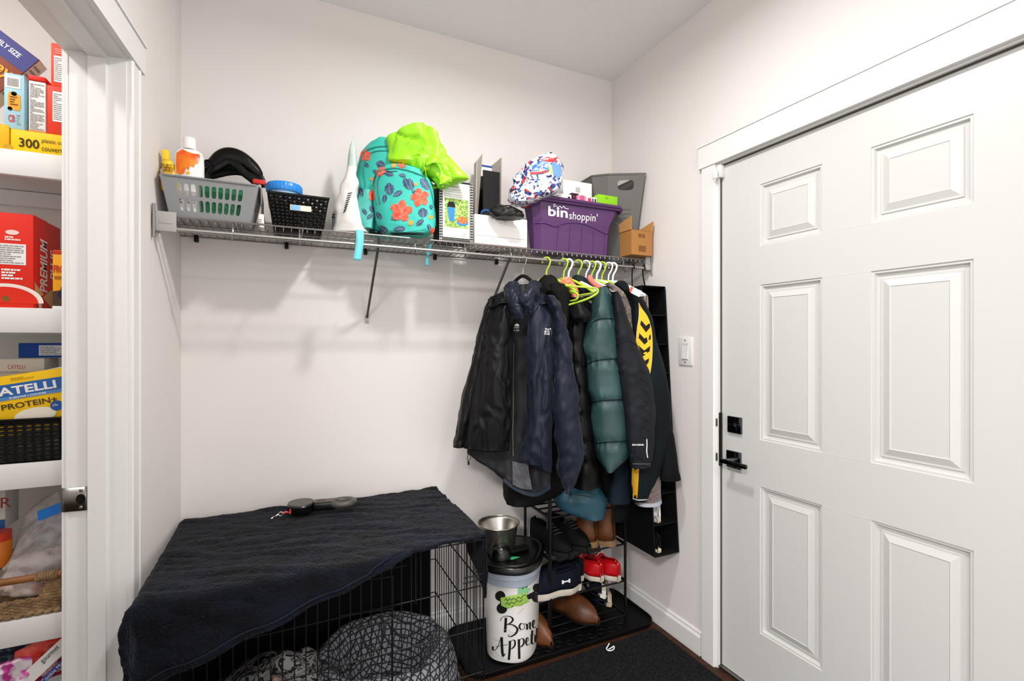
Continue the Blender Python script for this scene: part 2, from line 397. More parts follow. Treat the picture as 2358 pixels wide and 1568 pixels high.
# contact sensor pair at the top corner of the door
t = thing('contact_sensor', 'small white alarm contact sensor on the door casing top', 'sensor', (RW-.015, DY1+.02, 1.95))
p = PX(1650, 402, RW-.015)
obj('body', G().rbox((RW-.022, p.y, p.z), (.014, .018, .036), .003), trimm, t); obj('tip', G().lathe([(.006, 0), (.004, -.004), (.001, -.013)], (RW-.022, p.y, p.z-.017), 12), trimm, t)
p = PX(1664, 396, DX)
t = thing('sensor_magnet', 'white magnet block of the alarm sensor on the door corner', 'sensor', (DX-.01, p.y, p.z))
obj('body', G().rbox((DX-.012, p.y, p.z), (.024, .022, .052), .004), trimm, t); obj('cover_line', G().box(DX-.0245, DX-.001, p.y-.0112, p.y+.0112, p.z-.018, p.z-.0165), pm('#c9c7c4', .5), t, smooth=False)
# light switch
p = PX(1580, 809, RW)
t = thing('light_switch', 'white rocker light switch on the wall beside the entry door', 'light switch', (RW, p.y, p.z))
obj('plate', G().rbox((RW-.003, p.y, p.z), (.007, .078, .124), .003), trimm, t)
obj('rocker', G().add([(RW-.007, p.y-.0165, p.z-.033), (RW-.007, p.y+.0165, p.z-.033), (RW-.012, p.y+.0165, p.z-.033), (RW-.012, p.y-.0165, p.z-.033), (RW-.007, p.y-.0165, p.z+.033), (RW-.007, p.y+.0165, p.z+.033)],
    [(0,1,2,3), (3,2,5,4), (0,3,4), (1,5,2)]), trimm, t, smooth=False)
obj('rocker_frame', G().box(RW-.0075, RW-.006, p.y-.0185, p.y+.0185, p.z-.035, p.z+.035), pm('#d6d4d0', .5), t, smooth=False)
for dz in (-.048, .048): obj('screw', G().lathe([(.0001, .001), (.0032, .0004), (.0035, 0)], (RW-.0065, p.y, p.z+dz), 12, M=Matrix.Rotation(-math.pi/2, 3, 'Y')), steel, t)
# ceiling lamps (outside the view); the two behind the viewer are added as fill
glow = mat('lamp_glass', '#fff4e2', .4, emit=4)
for nm, lb, x, y in (('mudroom_lamp', 'round flush ceiling lamp above the mudroom floor', .63, 1.05), ('rear_fill_lamp', 'round flush ceiling lamp added behind the viewer as unseen fill', .6, -.75), ('left_fill_lamp', 'wide flush ceiling lamp added behind the viewer as unseen side fill', -1.15, -.95), ('pantry_lamp', 'round flush ceiling lamp inside the pantry', -1.05, 1.25)):
    t = thing('ceiling_lamp', lb, 'lamp', (x, y, CL), 'flush ceiling lamps')
    obj('base', G().lathe([(.001, 0), (.16, 0), (.16, -.02), (.15, -.025)], (x, y, CL), 40), trimm, t)
    obj('glass', G().lathe([(.148, -.022), (.14, -.055), (.10, -.085), (.05, -.098), (.001, -.1)], (x, y, CL), 40), glow, t)

# ================================================================== wire shelf
wire = mat('grey_coated_wire', '#908d8a', .32, metal=.75)
wired = mat('grey_plastic_bracket', '#a8a6a2', .45)
SZ, SY0, SY1, SX0, SX1 = 1.722, 1.845, 2.142, -.362, 1.586
ws = thing('wire_shelf', 'grey ventilated wire wall shelf with hanging rod', 'shelf', ((SX0+SX1)/2, (SY0+SY1)/2, SZ))
g = G(); n = 78
for i in range(n):
    x = SX0+.004+(SX1-SX0-.008)*i/(n-1); g.tube([(x, SY1, SZ-.002), (x, SY0+.002, SZ-.002), (x, SY0-.002, SZ-.006), (x, SY0-.002, SZ-.016)], .0014, 5)
obj('deck_wires', g, wire, ws)
for y, z, r in ((SY0-.004, SZ-.003, .003), (SY0+.1, SZ-.006, .0026), (SY0+.2, SZ-.006, .0026), (SY1, SZ-.006, .003)):
    obj('long_wire', G().tube([(SX0, y, z), (SX1, y, z)], r, 8), wire, ws)
RODY, RODZ = 1.838, 1.679
obj('hanging_rod', G().tube([(SX0, RODY, RODZ), (SX1, RODY, RODZ)], .0062, 12), mat('rod_metal', '#b4b2af', .28, metal=.8), ws)
for u in (535, 690, 958, 1074, 1180, 1300, 1440):
    x = PY(u, 570, RODY).x
    pth = [(x, SY0-.004, SZ-.003), (x, SY0+.008, SZ-.02), (x, RODY+.012, RODZ+.006), (x, RODY+.012, RODZ-.012), (x, RODY+.004, RODZ-.021), (x, RODY-.006, RODZ-.02), (x, RODY-.011, RODZ-.006)]
    obj('rod_hook', G().tube(curve([V(q) for q in pth], 16), .0033, 8), wire, ws)
    obj('cross_wire', G().tube([(x+.01, SY0, SZ-.008), (x+.01, SY1, SZ-.008)], .0026, 6), wire, ws)
for x in (.317, .862):
    br = obj('support_brace', G().tube([(x, SY0+.004, SZ-.008), (x, SY0+.012, SZ-.03), (x, SY1-.012, 1.448), (x, SY1-.001, 1.43)], .0068, 10, flat=.75), mat('brace_metal', '#5f5b57', .35, metal=.7), ws)
    obj('foot', G().prism([(-.009, 0), (.009, 0), (.009, .028), (.005, .036), (-.005, .036), (-.009, .028)], (x, BW-.0005, 1.404), V((1,0,0)), UP, V((0,-1,0)), .003), wire, br, smooth=False)
    obj('screw', G().lathe([(.0001, .002), (.003, .0014), (.004, 0)], (x, BW-.0035, 1.413), 12, M=Matrix.Rotation(math.pi/2, 3, 'X')), steel, br)
for u in (452, 660, 842, 1002, 1144):
    x = PY(u, 550, SY1).x; obj('wall_clip', G().rbox((x, BW-.008, SZ-.012), (.014, .018, .026), .003), pm('#161515', .5), ws)
for x0, x1 in ((SX0-.004, SX0+.052), (SX1-.030, SX1+.006)):
    e = obj('end_bracket', G().rbox(((x0+x1)/2, SY0-.012, SZ-.022), (x1-x0, .006, .062), .002).box(x0 if x0 < 0 else x1-.004, x0+.004 if x0 < 0 else x1, SY0-.012, SY0+.05, SZ-.05, SZ+.006), wired, ws)
    obj('emboss', G().rbox(((x0+x1)/2, SY0-.0155, SZ-.022), ((x1-x0)*.6, .002, .014), .0008), wired, e)
    xx = x0-.002 if x0 < 0 else x1-.002
    obj('pin', G().tube([(xx, SY0-.016, SZ+.03), (xx, SY0-.016, SZ-.075)], .0045, 8), wire, e)
# ================================================================== shared surface helpers
from mathutils.bvhtree import BVHTree
def bvh(*gs):
    vs = []; fs = []
    for g in gs:
        b = len(vs); vs += list(g.v); fs += [tuple(b+i for i in f) for f in g.f]
    return BVHTree.FromPolygons(vs, fs)
def hit(T, u, v, l=.0012, fallback=None):
    d = ray(u, v).normalized(); loc, n, i, dist = T.ray_cast(EY, d)
    if loc is None: return fallback
    if n.dot(d) > 0: n = -n
    return loc+n*l-d*l*.5
def decal(T, pts, mt, parent, name='print', l=.0012, rings=3, label=None):
    """flat print that follows the cloth: outline in photo pixels laid onto the surface"""
    cu = sum(p[0] for p in pts)/len(pts); cv = sum(p[1] for p in pts)/len(pts); g = G(); c = hit(T, cu, cv, l)
    if c is None: return None
    n = len(pts); vs = [c]; fs = []
    for k in range(1, rings+1):
        for (a, b) in pts:
            h = hit(T, cu+(a-cu)*k/rings, cv+(b-cv)*k/rings, l); vs.append(h if h is not None and (h-c).length < .25 else vs[-1])
    for i in range(n):
        j = (i+1) % n; fs.append((0, 1+i, 1+j))
        for k in range(rings-1): fs.append((1+k*n+i, 1+(k+1)*n+i, 1+(k+1)*n+j, 1+k*n+j))
    return obj(name, g.add(vs, fs), mt, parent, smooth=True, label=label, ang=80)
def stroke(T, pts, wpx, mt, parent=None, name='stroke', l=.0014, n=40, g=None, wfn=None):
    """brush stroke along photo pixels laid on a surface"""
    P = curve([V((a, b, 0)) for a, b in pts], n); own = g is None; g = g or G(); L = []; Rr = []
    for i, p in enumerate(P):
        t = P[min(i+1, n)]-P[max(i-1, 0)]; t = t.normalized() if t.length > 1e-6 else V((1, 0, 0)); q = V((-t.y, t.x, 0))*(wpx*.5*(wfn(i/n, t) if wfn else 1))
        a = hit(T, p.x+q.x, p.y+q.y, l); b = hit(T, p.x-q.x, p.y-q.y, l)
        if a is None or b is None: continue
        L.append(a); Rr.append(b)
    if len(L) < 2: return g
    g.add(L+Rr, [(i, i+1, len(L)+i+1, len(L)+i) for i in range(len(L)-1)])
    if own: return obj(name, g, mt, parent, smooth=True)
    return g
def seam(T, pts, r, mt, parent, name='seam', n=30, l=.0005):
    P = [hit(T, p.x, p.y, l) for p in curve([V((a, b, 0)) for a, b in pts], n)]; P = [p for p in P if p is not None]
    if len(P) > 2: return obj(name, G().tube(P, r, 6), mt, parent)
def holewall(g, fn, xs, ys, hole, pw=4, n=6):
    """wall with real openings: cells between xs and ys; hole(i,j) -> (half width, half height) as part of the cell, or None"""
    for i in range(len(xs)-1):
        for j in range(len(ys)-1):
            a0, a1, b0, b1 = xs[i], xs[i+1], ys[j], ys[j+1]; h = hole(i, j)
            if not h: g.quad(fn(a0, b0), fn(a1, b0), fn(a1, b1), fn(a0, b1)); continue
            ca, cb = (a0+a1)/2, (b0+b1)/2; out = []
            for s in range(4):
                A = [(a0, b0), (a1, b0), (a1, b1), (a0, b1)]; p, q = A[s], A[(s+1) % 4]
                for k in range(n): out.append((p[0]+(q[0]-p[0])*k/n, p[1]+(q[1]-p[1])*k/n))
            inn = []; ra, rb = h[0]*(a1-a0)/2, h[1]*(b1-b0)/2
            for (x, y) in out:
                dx, dy = (x-ca)/((a1-a0)/2), (y-cb)/((b1-b0)/2); k = (abs(dx)**pw+abs(dy)**pw)**(1/pw); inn.append((ca+dx/k*ra, cb+dy/k*rb))
            m = len(out); g.add([fn(*p) for p in out]+[fn(*p) for p in inn], [(k, (k+1) % m, m+(k+1) % m, m+k) for k in range(m)])
    return g
def bil(a, b, c, d): return lambda s, t: (V(a)*(1-s)+V(b)*s)*(1-t)+(V(d)*(1-s)+V(c)*s)*t
def lin(n, a=0, b=1): return [a+(b-a)*i/n for i in range(n+1)]
DZ = SZ+.0005
white = pm('#f3f2f0', .5); blk = pm('#131212', .55); inkm = pm('#1b1a1a', .6); greyink = pm('#8f8d8a', .6); redm = card('#e02818')

# ================================================================== things on the wire shelf
# ---- grey slotted laundry basket
gp_ = mat('grey_plastic', '#8b8d8e', .42, bump=(300, .05, .0006))
B0 = [V((-.334, 1.876, DZ+.002)), V((-.108, 1.876, DZ+.002)), V((-.108, 2.03, DZ+.002)), V((-.334, 2.03, DZ+.002))]
T0 = [V((-.356, 1.848, 1.850)), V((-.082, 1.848, 1.850)), V((-.082, 2.06, 1.850)), V((-.356, 2.06, 1.850))]
lb = thing('laundry_basket', 'small grey plastic basket with rows of oval slots', 'basket', (-.22, 1.95, DZ))
f = G()
def bulge(fn, nrm, k=.006):
    return lambda s, t: fn(s, t)+V(nrm)*(k*math.sin(math.pi*s))
holewall(f, bil(B0[0], B0[1], T0[1], T0[0]), [0, .10]+lin(10, .13, .86)+[1], [0, .13, .17, .48, .54, .86, 1], lambda i, j: (.70, .92) if (2 <= i <= 11 and j in (2, 4)) else None)
obj('front_wall', f, gp_, lb, solid=.003, smooth=False)
f = G(); holewall(f, bil(B0[1], B0[2], T0[2], T0[1]), [0, .1]+lin(6, .14, .86)+[1], [0, .13, .17, .48, .54, .86, 1], lambda i, j: (.70, .92) if (2 <= i <= 7 and j in (2, 4)) else None)
f.quad(B0[2], B0[3], T0[3], T0[2]); f.quad(B0[3], B0[0], T0[0], T0[3]); f.quad(*B0)
obj('side_walls', f, gp_, lb, solid=.003, smooth=False)
rim = []
for k in range(4):
    a, b = T0[k], T0[(k+1) % 4]; p = T0[k-1]
    for q in range(5):
        w = q/4; c0 = a+(p-a).normalized()*.02; c1 = a+(b-a).normalized()*.02; rim.append((c0*(1-w)+a*w)*(1-w)+(a*(1-w)+c1*w)*w)
obj('rim', G().tube(rim, .0062, 8, closed=True, flat=.7), gp_, lb)
obj('end_handle', G().prism([(0, 0), (.19, 0), (.17, .03), (.115, .056), (.075, .056), (.02, .03)], (-.357, 1.86, 1.85), V((0, 1, 0)), UP, V((1, 0, 0)), .004), gp_, lb, smooth=False)
obj('end_handle', G().prism([(0, 0), (.19, 0), (.17, -.05), (.115, -.085), (.075, -.085), (.02, -.05)], (-.076, 1.86, 1.848), V((0, 1, 0)), UP, V((.35, 0, 0)), .01), gp_, lb, smooth=False)
# ---- contents of the basket
def bottle(name, label, c, w, d, prof, cols, neck, tilt=None, cat='bottle'):
    pass
t = thing('spray_bottle', 'small yellow spray bottle standing in the grey basket', 'bottle', (-.335, 1.905, DZ+.006))
ax = PY(384, 330, 1.905); bx = PY(388, 400, 1.905); dz_ = (ax-bx).normalized(); M = UP.rotation_difference(dz_).to_matrix()
amber = mat('amber_plastic', '#f2b414', .25, coat=.4); yel = mat('yellow_plastic', '#f6cf1c', .3)
c0 = PY(388, 400, 1.905)-dz_*.13
g = G().rbox(c0+dz_*.109, (.044, .030, .078), .011, M, 3); obj('body', g, amber, t); TB = bvh(g)
obj('collar', G().lathe([(.016, .147), (.017, .150), (.0165, .166), (.013, .170)], c0, 24, M=M, caps=True), yel, t)
obj('nozzle', G().rbox(c0+dz_*.186+V((-.003, -.004, 0)), (.020, .026, .034), .005, M, 2), yel, t)
for i, (s, v) in enumerate((("BURT'S", 378), ("BEES", 388))):
    pf = PY(372, v+5, 1.8885); Face(pf, V((1, 0, 0)), dz_).text(t, s, 0, 0, .010, inkm, w=.036)
t = thing('sunscreen_bottle', 'white bottle with orange splash print and white cap', 'bottle', (-.286, 1.90, DZ+.006))
wp = mat('white_gloss_plastic', '#f4f3f1', .28, coat=.3)
c0 = V((PY(436, 400, 1.91).x, 1.915, DZ+.004)); zt = PY(436, 341, 1.9).z-c0.z
prof = [(.001, 0), (.85, 0), (1, .01), (1, zt*.80), (.97, zt*.90), (.86, zt*.96), (.6, zt*.99), (.45, zt)]
g = G().lathe([(r*.042, z) for r, z in prof], c0, 40, 1, .62); obj('body', g, wp, t); TB = bvh(g)
obj('cap', G().lathe([(.0185, zt-.001), (.0185, zt+.034), (.017, zt+.037), (.001, zt+.037)], c0, 28), wp, t)
orm = mat('orange_print', '#f58a12', .3, var=(26, '#f0560f', .4, .6))
decal(TB, [(407,352),(420,344),(436,341),(450,345),(459,356),(461,368),(455,378),(450,376),(447,386),(438,382),(434,392),(428,385),(424,400),(414,402),(408,398),(406,380)], orm, t, 'orange_splash')
decal(TB, [(428,396),(434,393),(438,400),(430,402)], pm('#f2b81c', .3), t, 'yellow_splash')
t, F = carton('green_box', 'flat green cardboard box lying in the grey basket', V((-.252, 1.885, DZ+.006)), .128, .05, .128, card('#2f7a52'))
F['front'].rect(t, .004, .108, .118, .016, card('#3f8d63'))
for i, (x, col, s) in enumerate(((-.326, '#f4f2ee', 'Shoes'), (-.292, '#f4f2ee', 'Baby'))):
    t, F = carton('white_carton', 'slim white carton seen through the basket slots, '+('left one' if i == 0 else 'beside the green box'), V((x, 1.884, DZ+.006)), .030, .014, .085, card(col))
    F['front'].text(t, s, .004, .046, .006, inkm, w=.020); F['front'].disc(t, .014, .062, .006, inkm)
# black padded harness
bm_ = mat('black_vinyl', '#060606', .32, bump=(120, .35, .002)); bmat = mat('black_mesh_fabric', '#080808', .75, bump=(500, .4, .001))
hs = thing('dog_harness', 'black padded pet harness heaped behind the grey basket rim', 'harness', (-.16, 2.0, 1.78))
def P3(l, y): return [PY(u, v, y+(q[0] if q else 0)) for (u, v, *q) in l]
obj('padded_strap', G().tube(curve(P3([(470,430),(475,398),(495,382),(512,366),(530,360),(552,366),(575,382),(592,398),(604,412),(608,432)], 2.02), 40), [.006+.016*math.sin(math.pi*min(1, k/34))**.6 for k in range(41)], 10, flat=1.5), bm_, hs)
obj('padded_strap', G().tube(curve(P3([(468,410),(480,394),(500,384),(525,372),(545,382),(562,398),(580,412),(594,425)], 1.98), 36), .010, 10, flat=1.4), bm_, hs)
obj('body_panel', patch([P3([(470,418),(500,408),(540,400),(575,408),(603,420)], 2.0), P3([(470,405),(505,388),(540,376),(575,392),(602,412)], 2.03), P3([(478,398),(508,380),(540,366),(572,384),(598,404)], 2.06)], 24, 10, folds(.006, 14, 14, 3)), bmat, hs, solid=.012)
obj('webbing_loop', G().tube(curve(P3([(468,402),(472,372),(484,372),(492,384),(480,400)], 1.97), 24), .007, 8, flat=.4), bmat, hs)
obj('red_trim', G().rbox(PY(597, 419, 1.955), (.042, .010, .018), .004), mat('red_nylon', '#c81418', .5), hs)
# ---- black woven plastic bin and tub
bp = mat('black_plastic', '#0b0b0b', .38, bump=(60, .1, .001))
bb = thing('woven_bin', 'black woven-pattern plastic bin with pale handle slot', 'bin', (.045, 1.96, DZ))
x0, x1 = PY(617, 445, 1.868).x, PY(757, 462, 1.868).x; zt = 1.840
B = [V((x0+.018, 1.885, DZ+.002)), V((x1-.018, 1.885, DZ+.002)), V((x1-.018, 2.07, DZ+.002)), V((x0+.018, 2.07, DZ+.002))]
T = [V((x0, 1.868, zt)), V((x1, 1.868, zt)), V((x1, 2.09, zt)), V((x0, 2.09, zt))]
fn = bil(B[0], B[1], T[1], T[0]); xs = lin(13, .0, 1); yy = lin(9, .05, .95)
def hl(i, j):
    j -= 1
    if j < 0 or j > 8: return None
    if 4 <= i <= 8 and 5 <= j <= 6: return None
    return (.42, .42) if (i+j) % 2 == 0 and (i > 5 or j > 6 or (i > 2 and j == 4)) else None
f = G(); holewall(f, fn, xs, [0]+yy+[1], hl, pw=1.2, n=2); obj('front_wall', f, bp, bb, solid=.003)
for i in range(13):
    for j in range(9):
        if 4 <= i <= 8 and 5 <= j <= 6: continue
        if (i+j) % 2: continue
        a, b = (xs[i]+xs[i+1])/2, (yy[j]+yy[j+1])/2
        if hl(i, j+1): continue
        p = fn(a, b); obj('weave', G().rbox(p+V((0, -.002, 0)), (.013, .004, .007), .0018, Matrix.Rotation(math.radians(38 if (i//2) % 2 else -38), 3, 'Y'), 1), bp, bb)
f = G(); holewall(f, bil(B[1], B[2], T[2], T[1]), lin(10), [0]+yy+[1], lambda i, j: (.42, .42) if (i+j) % 2 == 0 and 0 < j < 9 else None, pw=1.2, n=2)
f.quad(B[2], B[3], T[3], T[2]); f.quad(B[3], B[0], T[0], T[3]); f.quad(*B); obj('side_walls', f, bp, bb, solid=.003)
obj('rim', G().tube([T[0], T[1], T[2], T[3]], .0045, 8, closed=True), bp, bb)
a, b = fn(.34, .60), fn(.72, .60)
obj('handle_slot', G().rbox((a+b)/2+V((0, -.003, .002)), ((b-a).length, .003, .020), .0095, seg=4), mat('slot_backing', '#e4ddc8', .5), bb, label='pale handle slot')
obj('slot_tint', G().rbox((a*.74+b*.26)+V((0, -.0036, .002)), ((b-a).length*.46, .003, .0185), .009, seg=4), mat('slot_blue', '#7db4e0', .4), bb)
t = thing('plastic_tub', 'round light blue plastic tub with bright blue ribbed lid', 'tub', (0, 1.94, DZ))
c0 = V((PY(655, 430, 1.94).x, 1.945, DZ+.004)); zl = PY(655, 436, 1.9).z-c0.z
obj('body', G().lathe([(.001, zl-.040), (.040, zl-.040), (.052, zl-.014), (.053, zl)], c0, 40), mat('pale_blue_plastic', '#9cc6ec', .3), t)
pr = []
g = G(); n = 120; lid = [(.0575, zl-.004), (.0592, zl), (.0592, zl+.022), (.057, zl+.0265), (.048, zl+.027), (.001, zl+.027)]
vs = []
for k, (r, z) in enumerate(lid):
    for i in range(n):
        a = 2*math.pi*i/n; rr = r+(.0012 if (k in (1, 2) and (i//2) % 2) else 0); vs.append(c0+V((rr*math.cos(a), rr*math.sin(a), z)))
g.add(vs, [(k*n+i, k*n+(i+1) % n, (k+1)*n+(i+1) % n, (k+1)*n+i) for k in range(len(lid)-1) for i in range(n)])
obj('lid', g, mat('blue_plastic', '#1f86dd', .3), t)
t, F = carton('small_white_carton', 'small white carton standing behind the woven bin', V((PY(596, 530, 1.93).x, 1.90, DZ)), .018, .10, .045, white)
F['front'].lines(t, .002, .01, .013, .02, 3, greyink)
# ---- white and mint paper bag
t = thing('paper_bag', 'crumpled white paper mailer bag with pale mint top', 'bag', (.19, 1.95, DZ))
def crump(amp, k, seed):
    def f(a, tt, p):
        q = p*k; return (abs(nz(q.x+seed, q.y, q.z))*2-.5)*amp+nz(q.x*2.7, q.y*2.7+seed, q.z*2.7)*amp*.5
    return f
rows = [(316,812,814.5,0,.1), (335,806,817,0,.3), (370,800,820,0,.6), (410,792,822,0,.9), (445,778,824,0,1), (480,768,828,0,1), (515,764,836,0,1), (537,762,846,0,.9)]
g = garment(rows, 1.90, .055, 40, 40, crump(.010, 12, 4), e=.7)
pb = mat('mailer_paper', '#e9e6e2', .55, bump=(40, .2, .003)); mint = mat('mint_paper', '#c3d6cf', .55, bump=(40, .2, .003))
g.m = [1 if sum(g.v[i].z for i in f)/len(f) > PD(800, 388, 1.9).z else 0 for f in g.f]
obj('bag_body', g, [pb, mint], t); TB = bvh(g)
for k in range(9): stroke(TB, [(791+k*1.2, 490-k*5.5), (797+k*1.7, 484-k*5.0)], 2.0, inkm, t, 'printed_bar', n=6)
for k, (u, v) in enumerate(((760.5, 494), (761, 500))): stroke(TB, [(764, v), (771, v+.5)], 3, inkm, t, 'printed_word', n=6)
# ---- teal floral backpack
teal = mat('teal_canvas', '#2fb5a4', .6, bump=(900, .15, .0004), var=(3, '#3cc4b4')); dteal = mat('dark_teal_trim', '#1b7f76', .6)
bk = thing('backpack', 'teal backpack with red hibiscus and navy leaf print', 'backpack', (.39, 1.96, DZ))
main = garment([(336,866,893), (341,846,932), (356,832,958), (385,824,975), (425,819,985), (465,818,992), (505,822,996), (530,836,996), (541,850,988)], 1.99, .085, 64, 56, folds(.010, 9, 7, 5, .3), e=.8)
obj('main_body', main, teal, bk)
pock = garment([(388,888,930), (394,874,965), (410,866,984), (440,862,995), (480,861,1001), (515,866,1003), (534,878,1000), (541,890,990)], 1.885, .055, 64, 48, folds(.008, 11, 8, 8, .3), e=.75)
obj('front_pocket', pock, teal, bk)
sp_ = garment([(440,838,855), (455,826,860), (480,820,862), (510,824,860), (528,836,856)], 1.895, .03, 32, 24, folds(.008, 14, 10, 2), e=.8)
obj('mesh_side_pocket', sp_, mat('teal_mesh', '#4fb9ad', .5, bump=(700, .8, .001)), bk)
TB = bvh(main, pock, sp_)
seam(TB, [(868,470),(862,430),(866,402),(884,391),(915,388),(950,396),(978,410),(992,440),(1000,485),(1002,520)], .0028, dteal, bk, 'piping', 50)
seam(TB, [(826,520),(822,450),(826,390),(840,352),(866,339),(905,337)], .0026, dteal, bk, 'piping', 40)
seam(TB, [(842,430),(838,390),(846,360),(868,348),(905,348)], .0022, dteal, bk, 'zip_track', 40)
seam(TB, [(876,470),(870,430),(874,408),(890,397),(915,394)], .0016, pm('#1d4a4a', .5), bk, 'zip_track', 30)
zp = hit(TB, 859, 418); obj('zip_pull', G().tube(curve([hit(TB, 864, 404, .004), hit(TB, 861, 414, .005), hit(TB, 857, 425, .004)], 8), .0022, 6), pm('#c8c7c4', .3, metal=1), bk)
red_ = mat('hibiscus_red', '#f0442c', .6, var=(60, '#f7694a', .4, .6)); navy = mat('leaf_navy', '#27405e', .6, var=(60, '#44597a', .4, .6)); org = mat('dot_orange', '#e59b32', .6)
def flower(u, v, r, n=5, ph=0, sx=1):
    P = [(u+sx*r*(.62+.38*abs(math.cos(n*a/2+ph)))*math.cos(a)*(1+.07*math.sin(17*a)), v+r*(.62+.38*abs(math.cos(n*a/2+ph)))*math.sin(a)*(1+.07*math.cos(13*a))) for a in [2*math.pi*k/40 for k in range(40)]]
    decal(TB, P, red_, bk, 'hibiscus_print', rings=4)
    for k in range(5): 
        a = 2*math.pi*k/5+ph; stroke(TB, [(u, v), (u+sx*r*.4*math.cos(a), v+r*.4*math.sin(a)+1), (u+sx*r*.75*math.cos(a+.15), v+r*.75*math.sin(a+.15))], .8, pm('#ff9478', .6), bk, 'petal_vein', l=.0018, n=8)
def leaf(u, v, L, ang, w=.24):
    ca, sa = math.cos(ang), math.sin(ang); P = []
    for k in range(24):
        t_ = k/24*2; x = (t_ if t_ <= 1 else 2-t_); y = (1 if t_ <= 1 else -1)*math.sin(math.pi*x)**.8*w*(1+.18*math.sin(x*26)); P.append((u+L*(x*ca-y*sa), v+L*(x*sa+y*ca)))
    decal(TB, P, navy, bk, 'leaf_print', l=.0010)
    stroke(TB, [(u, v), (u+L*.5*ca, v+L*.5*sa), (u+L*ca, v+L*sa)], .8, pm('#7fb0b4', .6), bk, 'leaf_vein', l=.0016, n=8)
for a in ((924, 486, 26, 5, .4), (967, 455, 22, 5, 1.3), (842, 358, 14, 5, .9), (857, 450, 14, 5, .2, .6), (874, 398, 9, 5, 1), (925, 378, 11, 5, 2), (880, 393, 10, 5, 2.2), (996, 532, 8, 5, .4)): flower(*a)
for a in ((930, 408, 32, 1.15), (942, 410, 30, 1.3), (895, 420, 30, 1.45, .36), (882, 396, 26, .25), (968, 410, 34, .95), (973, 478, 24, 1.5, .45), (900, 505, 30, -.3), (866, 375, 22, .3, .4), (858, 392, 18, .5), (884, 468, 22, -1.4), (852, 472, 20, 1.2), (872, 520, 26, .6), (828, 430, 24, 1.3), (990, 470, 14, 1.2)): leaf(*a)
for (u, v, r) in ((946, 513, 6), (957, 424, 4), (992, 500, 5), (906, 380, 6), (856, 412, 4)): decal(TB, [(u+r*math.cos(k*.628), v+r*math.sin(k*.628)) for k in range(10)], org, bk, 'orange_dot')
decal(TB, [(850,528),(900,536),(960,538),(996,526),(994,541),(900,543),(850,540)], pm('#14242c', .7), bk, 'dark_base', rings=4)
for a in ((838, 372, 18, .9), (905, 452, 26, -.5), (948, 440, 20, .4), (880, 540, 20, -.9), (905, 530, 30, -.15), (958, 520, 24, -.7), (985, 515, 18, 1.2), (835, 480, 18, 1.0), (866, 488, 22, .9), (918, 402, 18, .2), (845, 505, 18, -.8)): leaf(*a)
strapm = mat('aqua_webbing', '#6fcfd6', .6, bump=(1200, .2, .0004))
a = [PY(828, 530, 1.835), PY(829, 545, 1.824), PY(827, 570, 1.823), PY(822, 599, 1.824)]
w = V((.0135, 0, 0)); g = G(); A = curve(a, 12); g.add([p-w for p in A]+[p+w for p in A], [(i, i+1, 14+i, 13+i) for i in range(12)]); obj('hanging_strap', g, strapm, bk, solid=.0018)
a = [PY(990, 562, 1.90), PY(987, 578, 1.89), PY(984, 596, 1.89), PY(983, 612, 1.89)]; A = curve(a, 12)
g = G().add([p-w*.5 for p in A]+[p+w*.5 for p in A], [(i, i+1, 14+i, 13+i) for i in range(12)]); obj('hanging_strap', g, mat('aqua_webbing_back', '#4aa6ae', .6), bk, solid=.0018)
# ---- lime drawstring bag
lime = mat('lime_nylon', '#93da15', .5, bump=(26, .5, .006), trans=.0)
t = thing('lime_bag', 'bright lime green plastic bag knotted and resting on the backpack', 'bag', (.5, 1.98, 2.0))
def facet(amp, k, seed):
    def f(a, tt, p):
        q = p*k; d = min(abs(nz(q.x+seed, q.y, q.z)), abs(nz(q.y*.9, q.z*1.1+seed, q.x))); return d*amp*3-amp*.6
    return f
g = garment([(293,968,984), (300,930,1000), (312,897,1012), (330,891,1022), (350,890,1034), (368,893,1044), (382,930,1053), (397,955,1063), (408,978,1070), (416,990,1071), (424,1000,1050), (434,1006,1020)], 1.895, .05, 56, 44, facet(.030, 9, 3), e=.75)
obj('bag_body', g, lime, t, ang=24); TL = bvh(g)
kn = hit(TL, 985, 385, .008) or PD(985, 385, 1.85)
obj('knot', G().rbox(kn, (.030, .024, .036), .011, rotz(.4), 3), lime, t)
for pts in ([(985,385),(970,398),(945,402),(930,372)], [(985,388),(990,410),(1002,432),(1018,424)], [(985,382),(998,372),(1012,378),(1016,396)]):
    a = [hit(TL, u, v, .014) or PD(u, v, 1.93) for u, v in pts]; A = curve(a, 12)
    obj('knot_tail', G().add([p+V((0, 0, .014*math.sin(math.pi*min(1, .25+i/12)))) for i, p in enumerate(A)]+[p-V((.004, .010, .018*math.sin(math.pi*min(1, .2+i/12)))) for i, p in enumerate(A)], [(i, i+1, 14+i, 13+i) for i in range(12)]), lime, t, solid=.003)
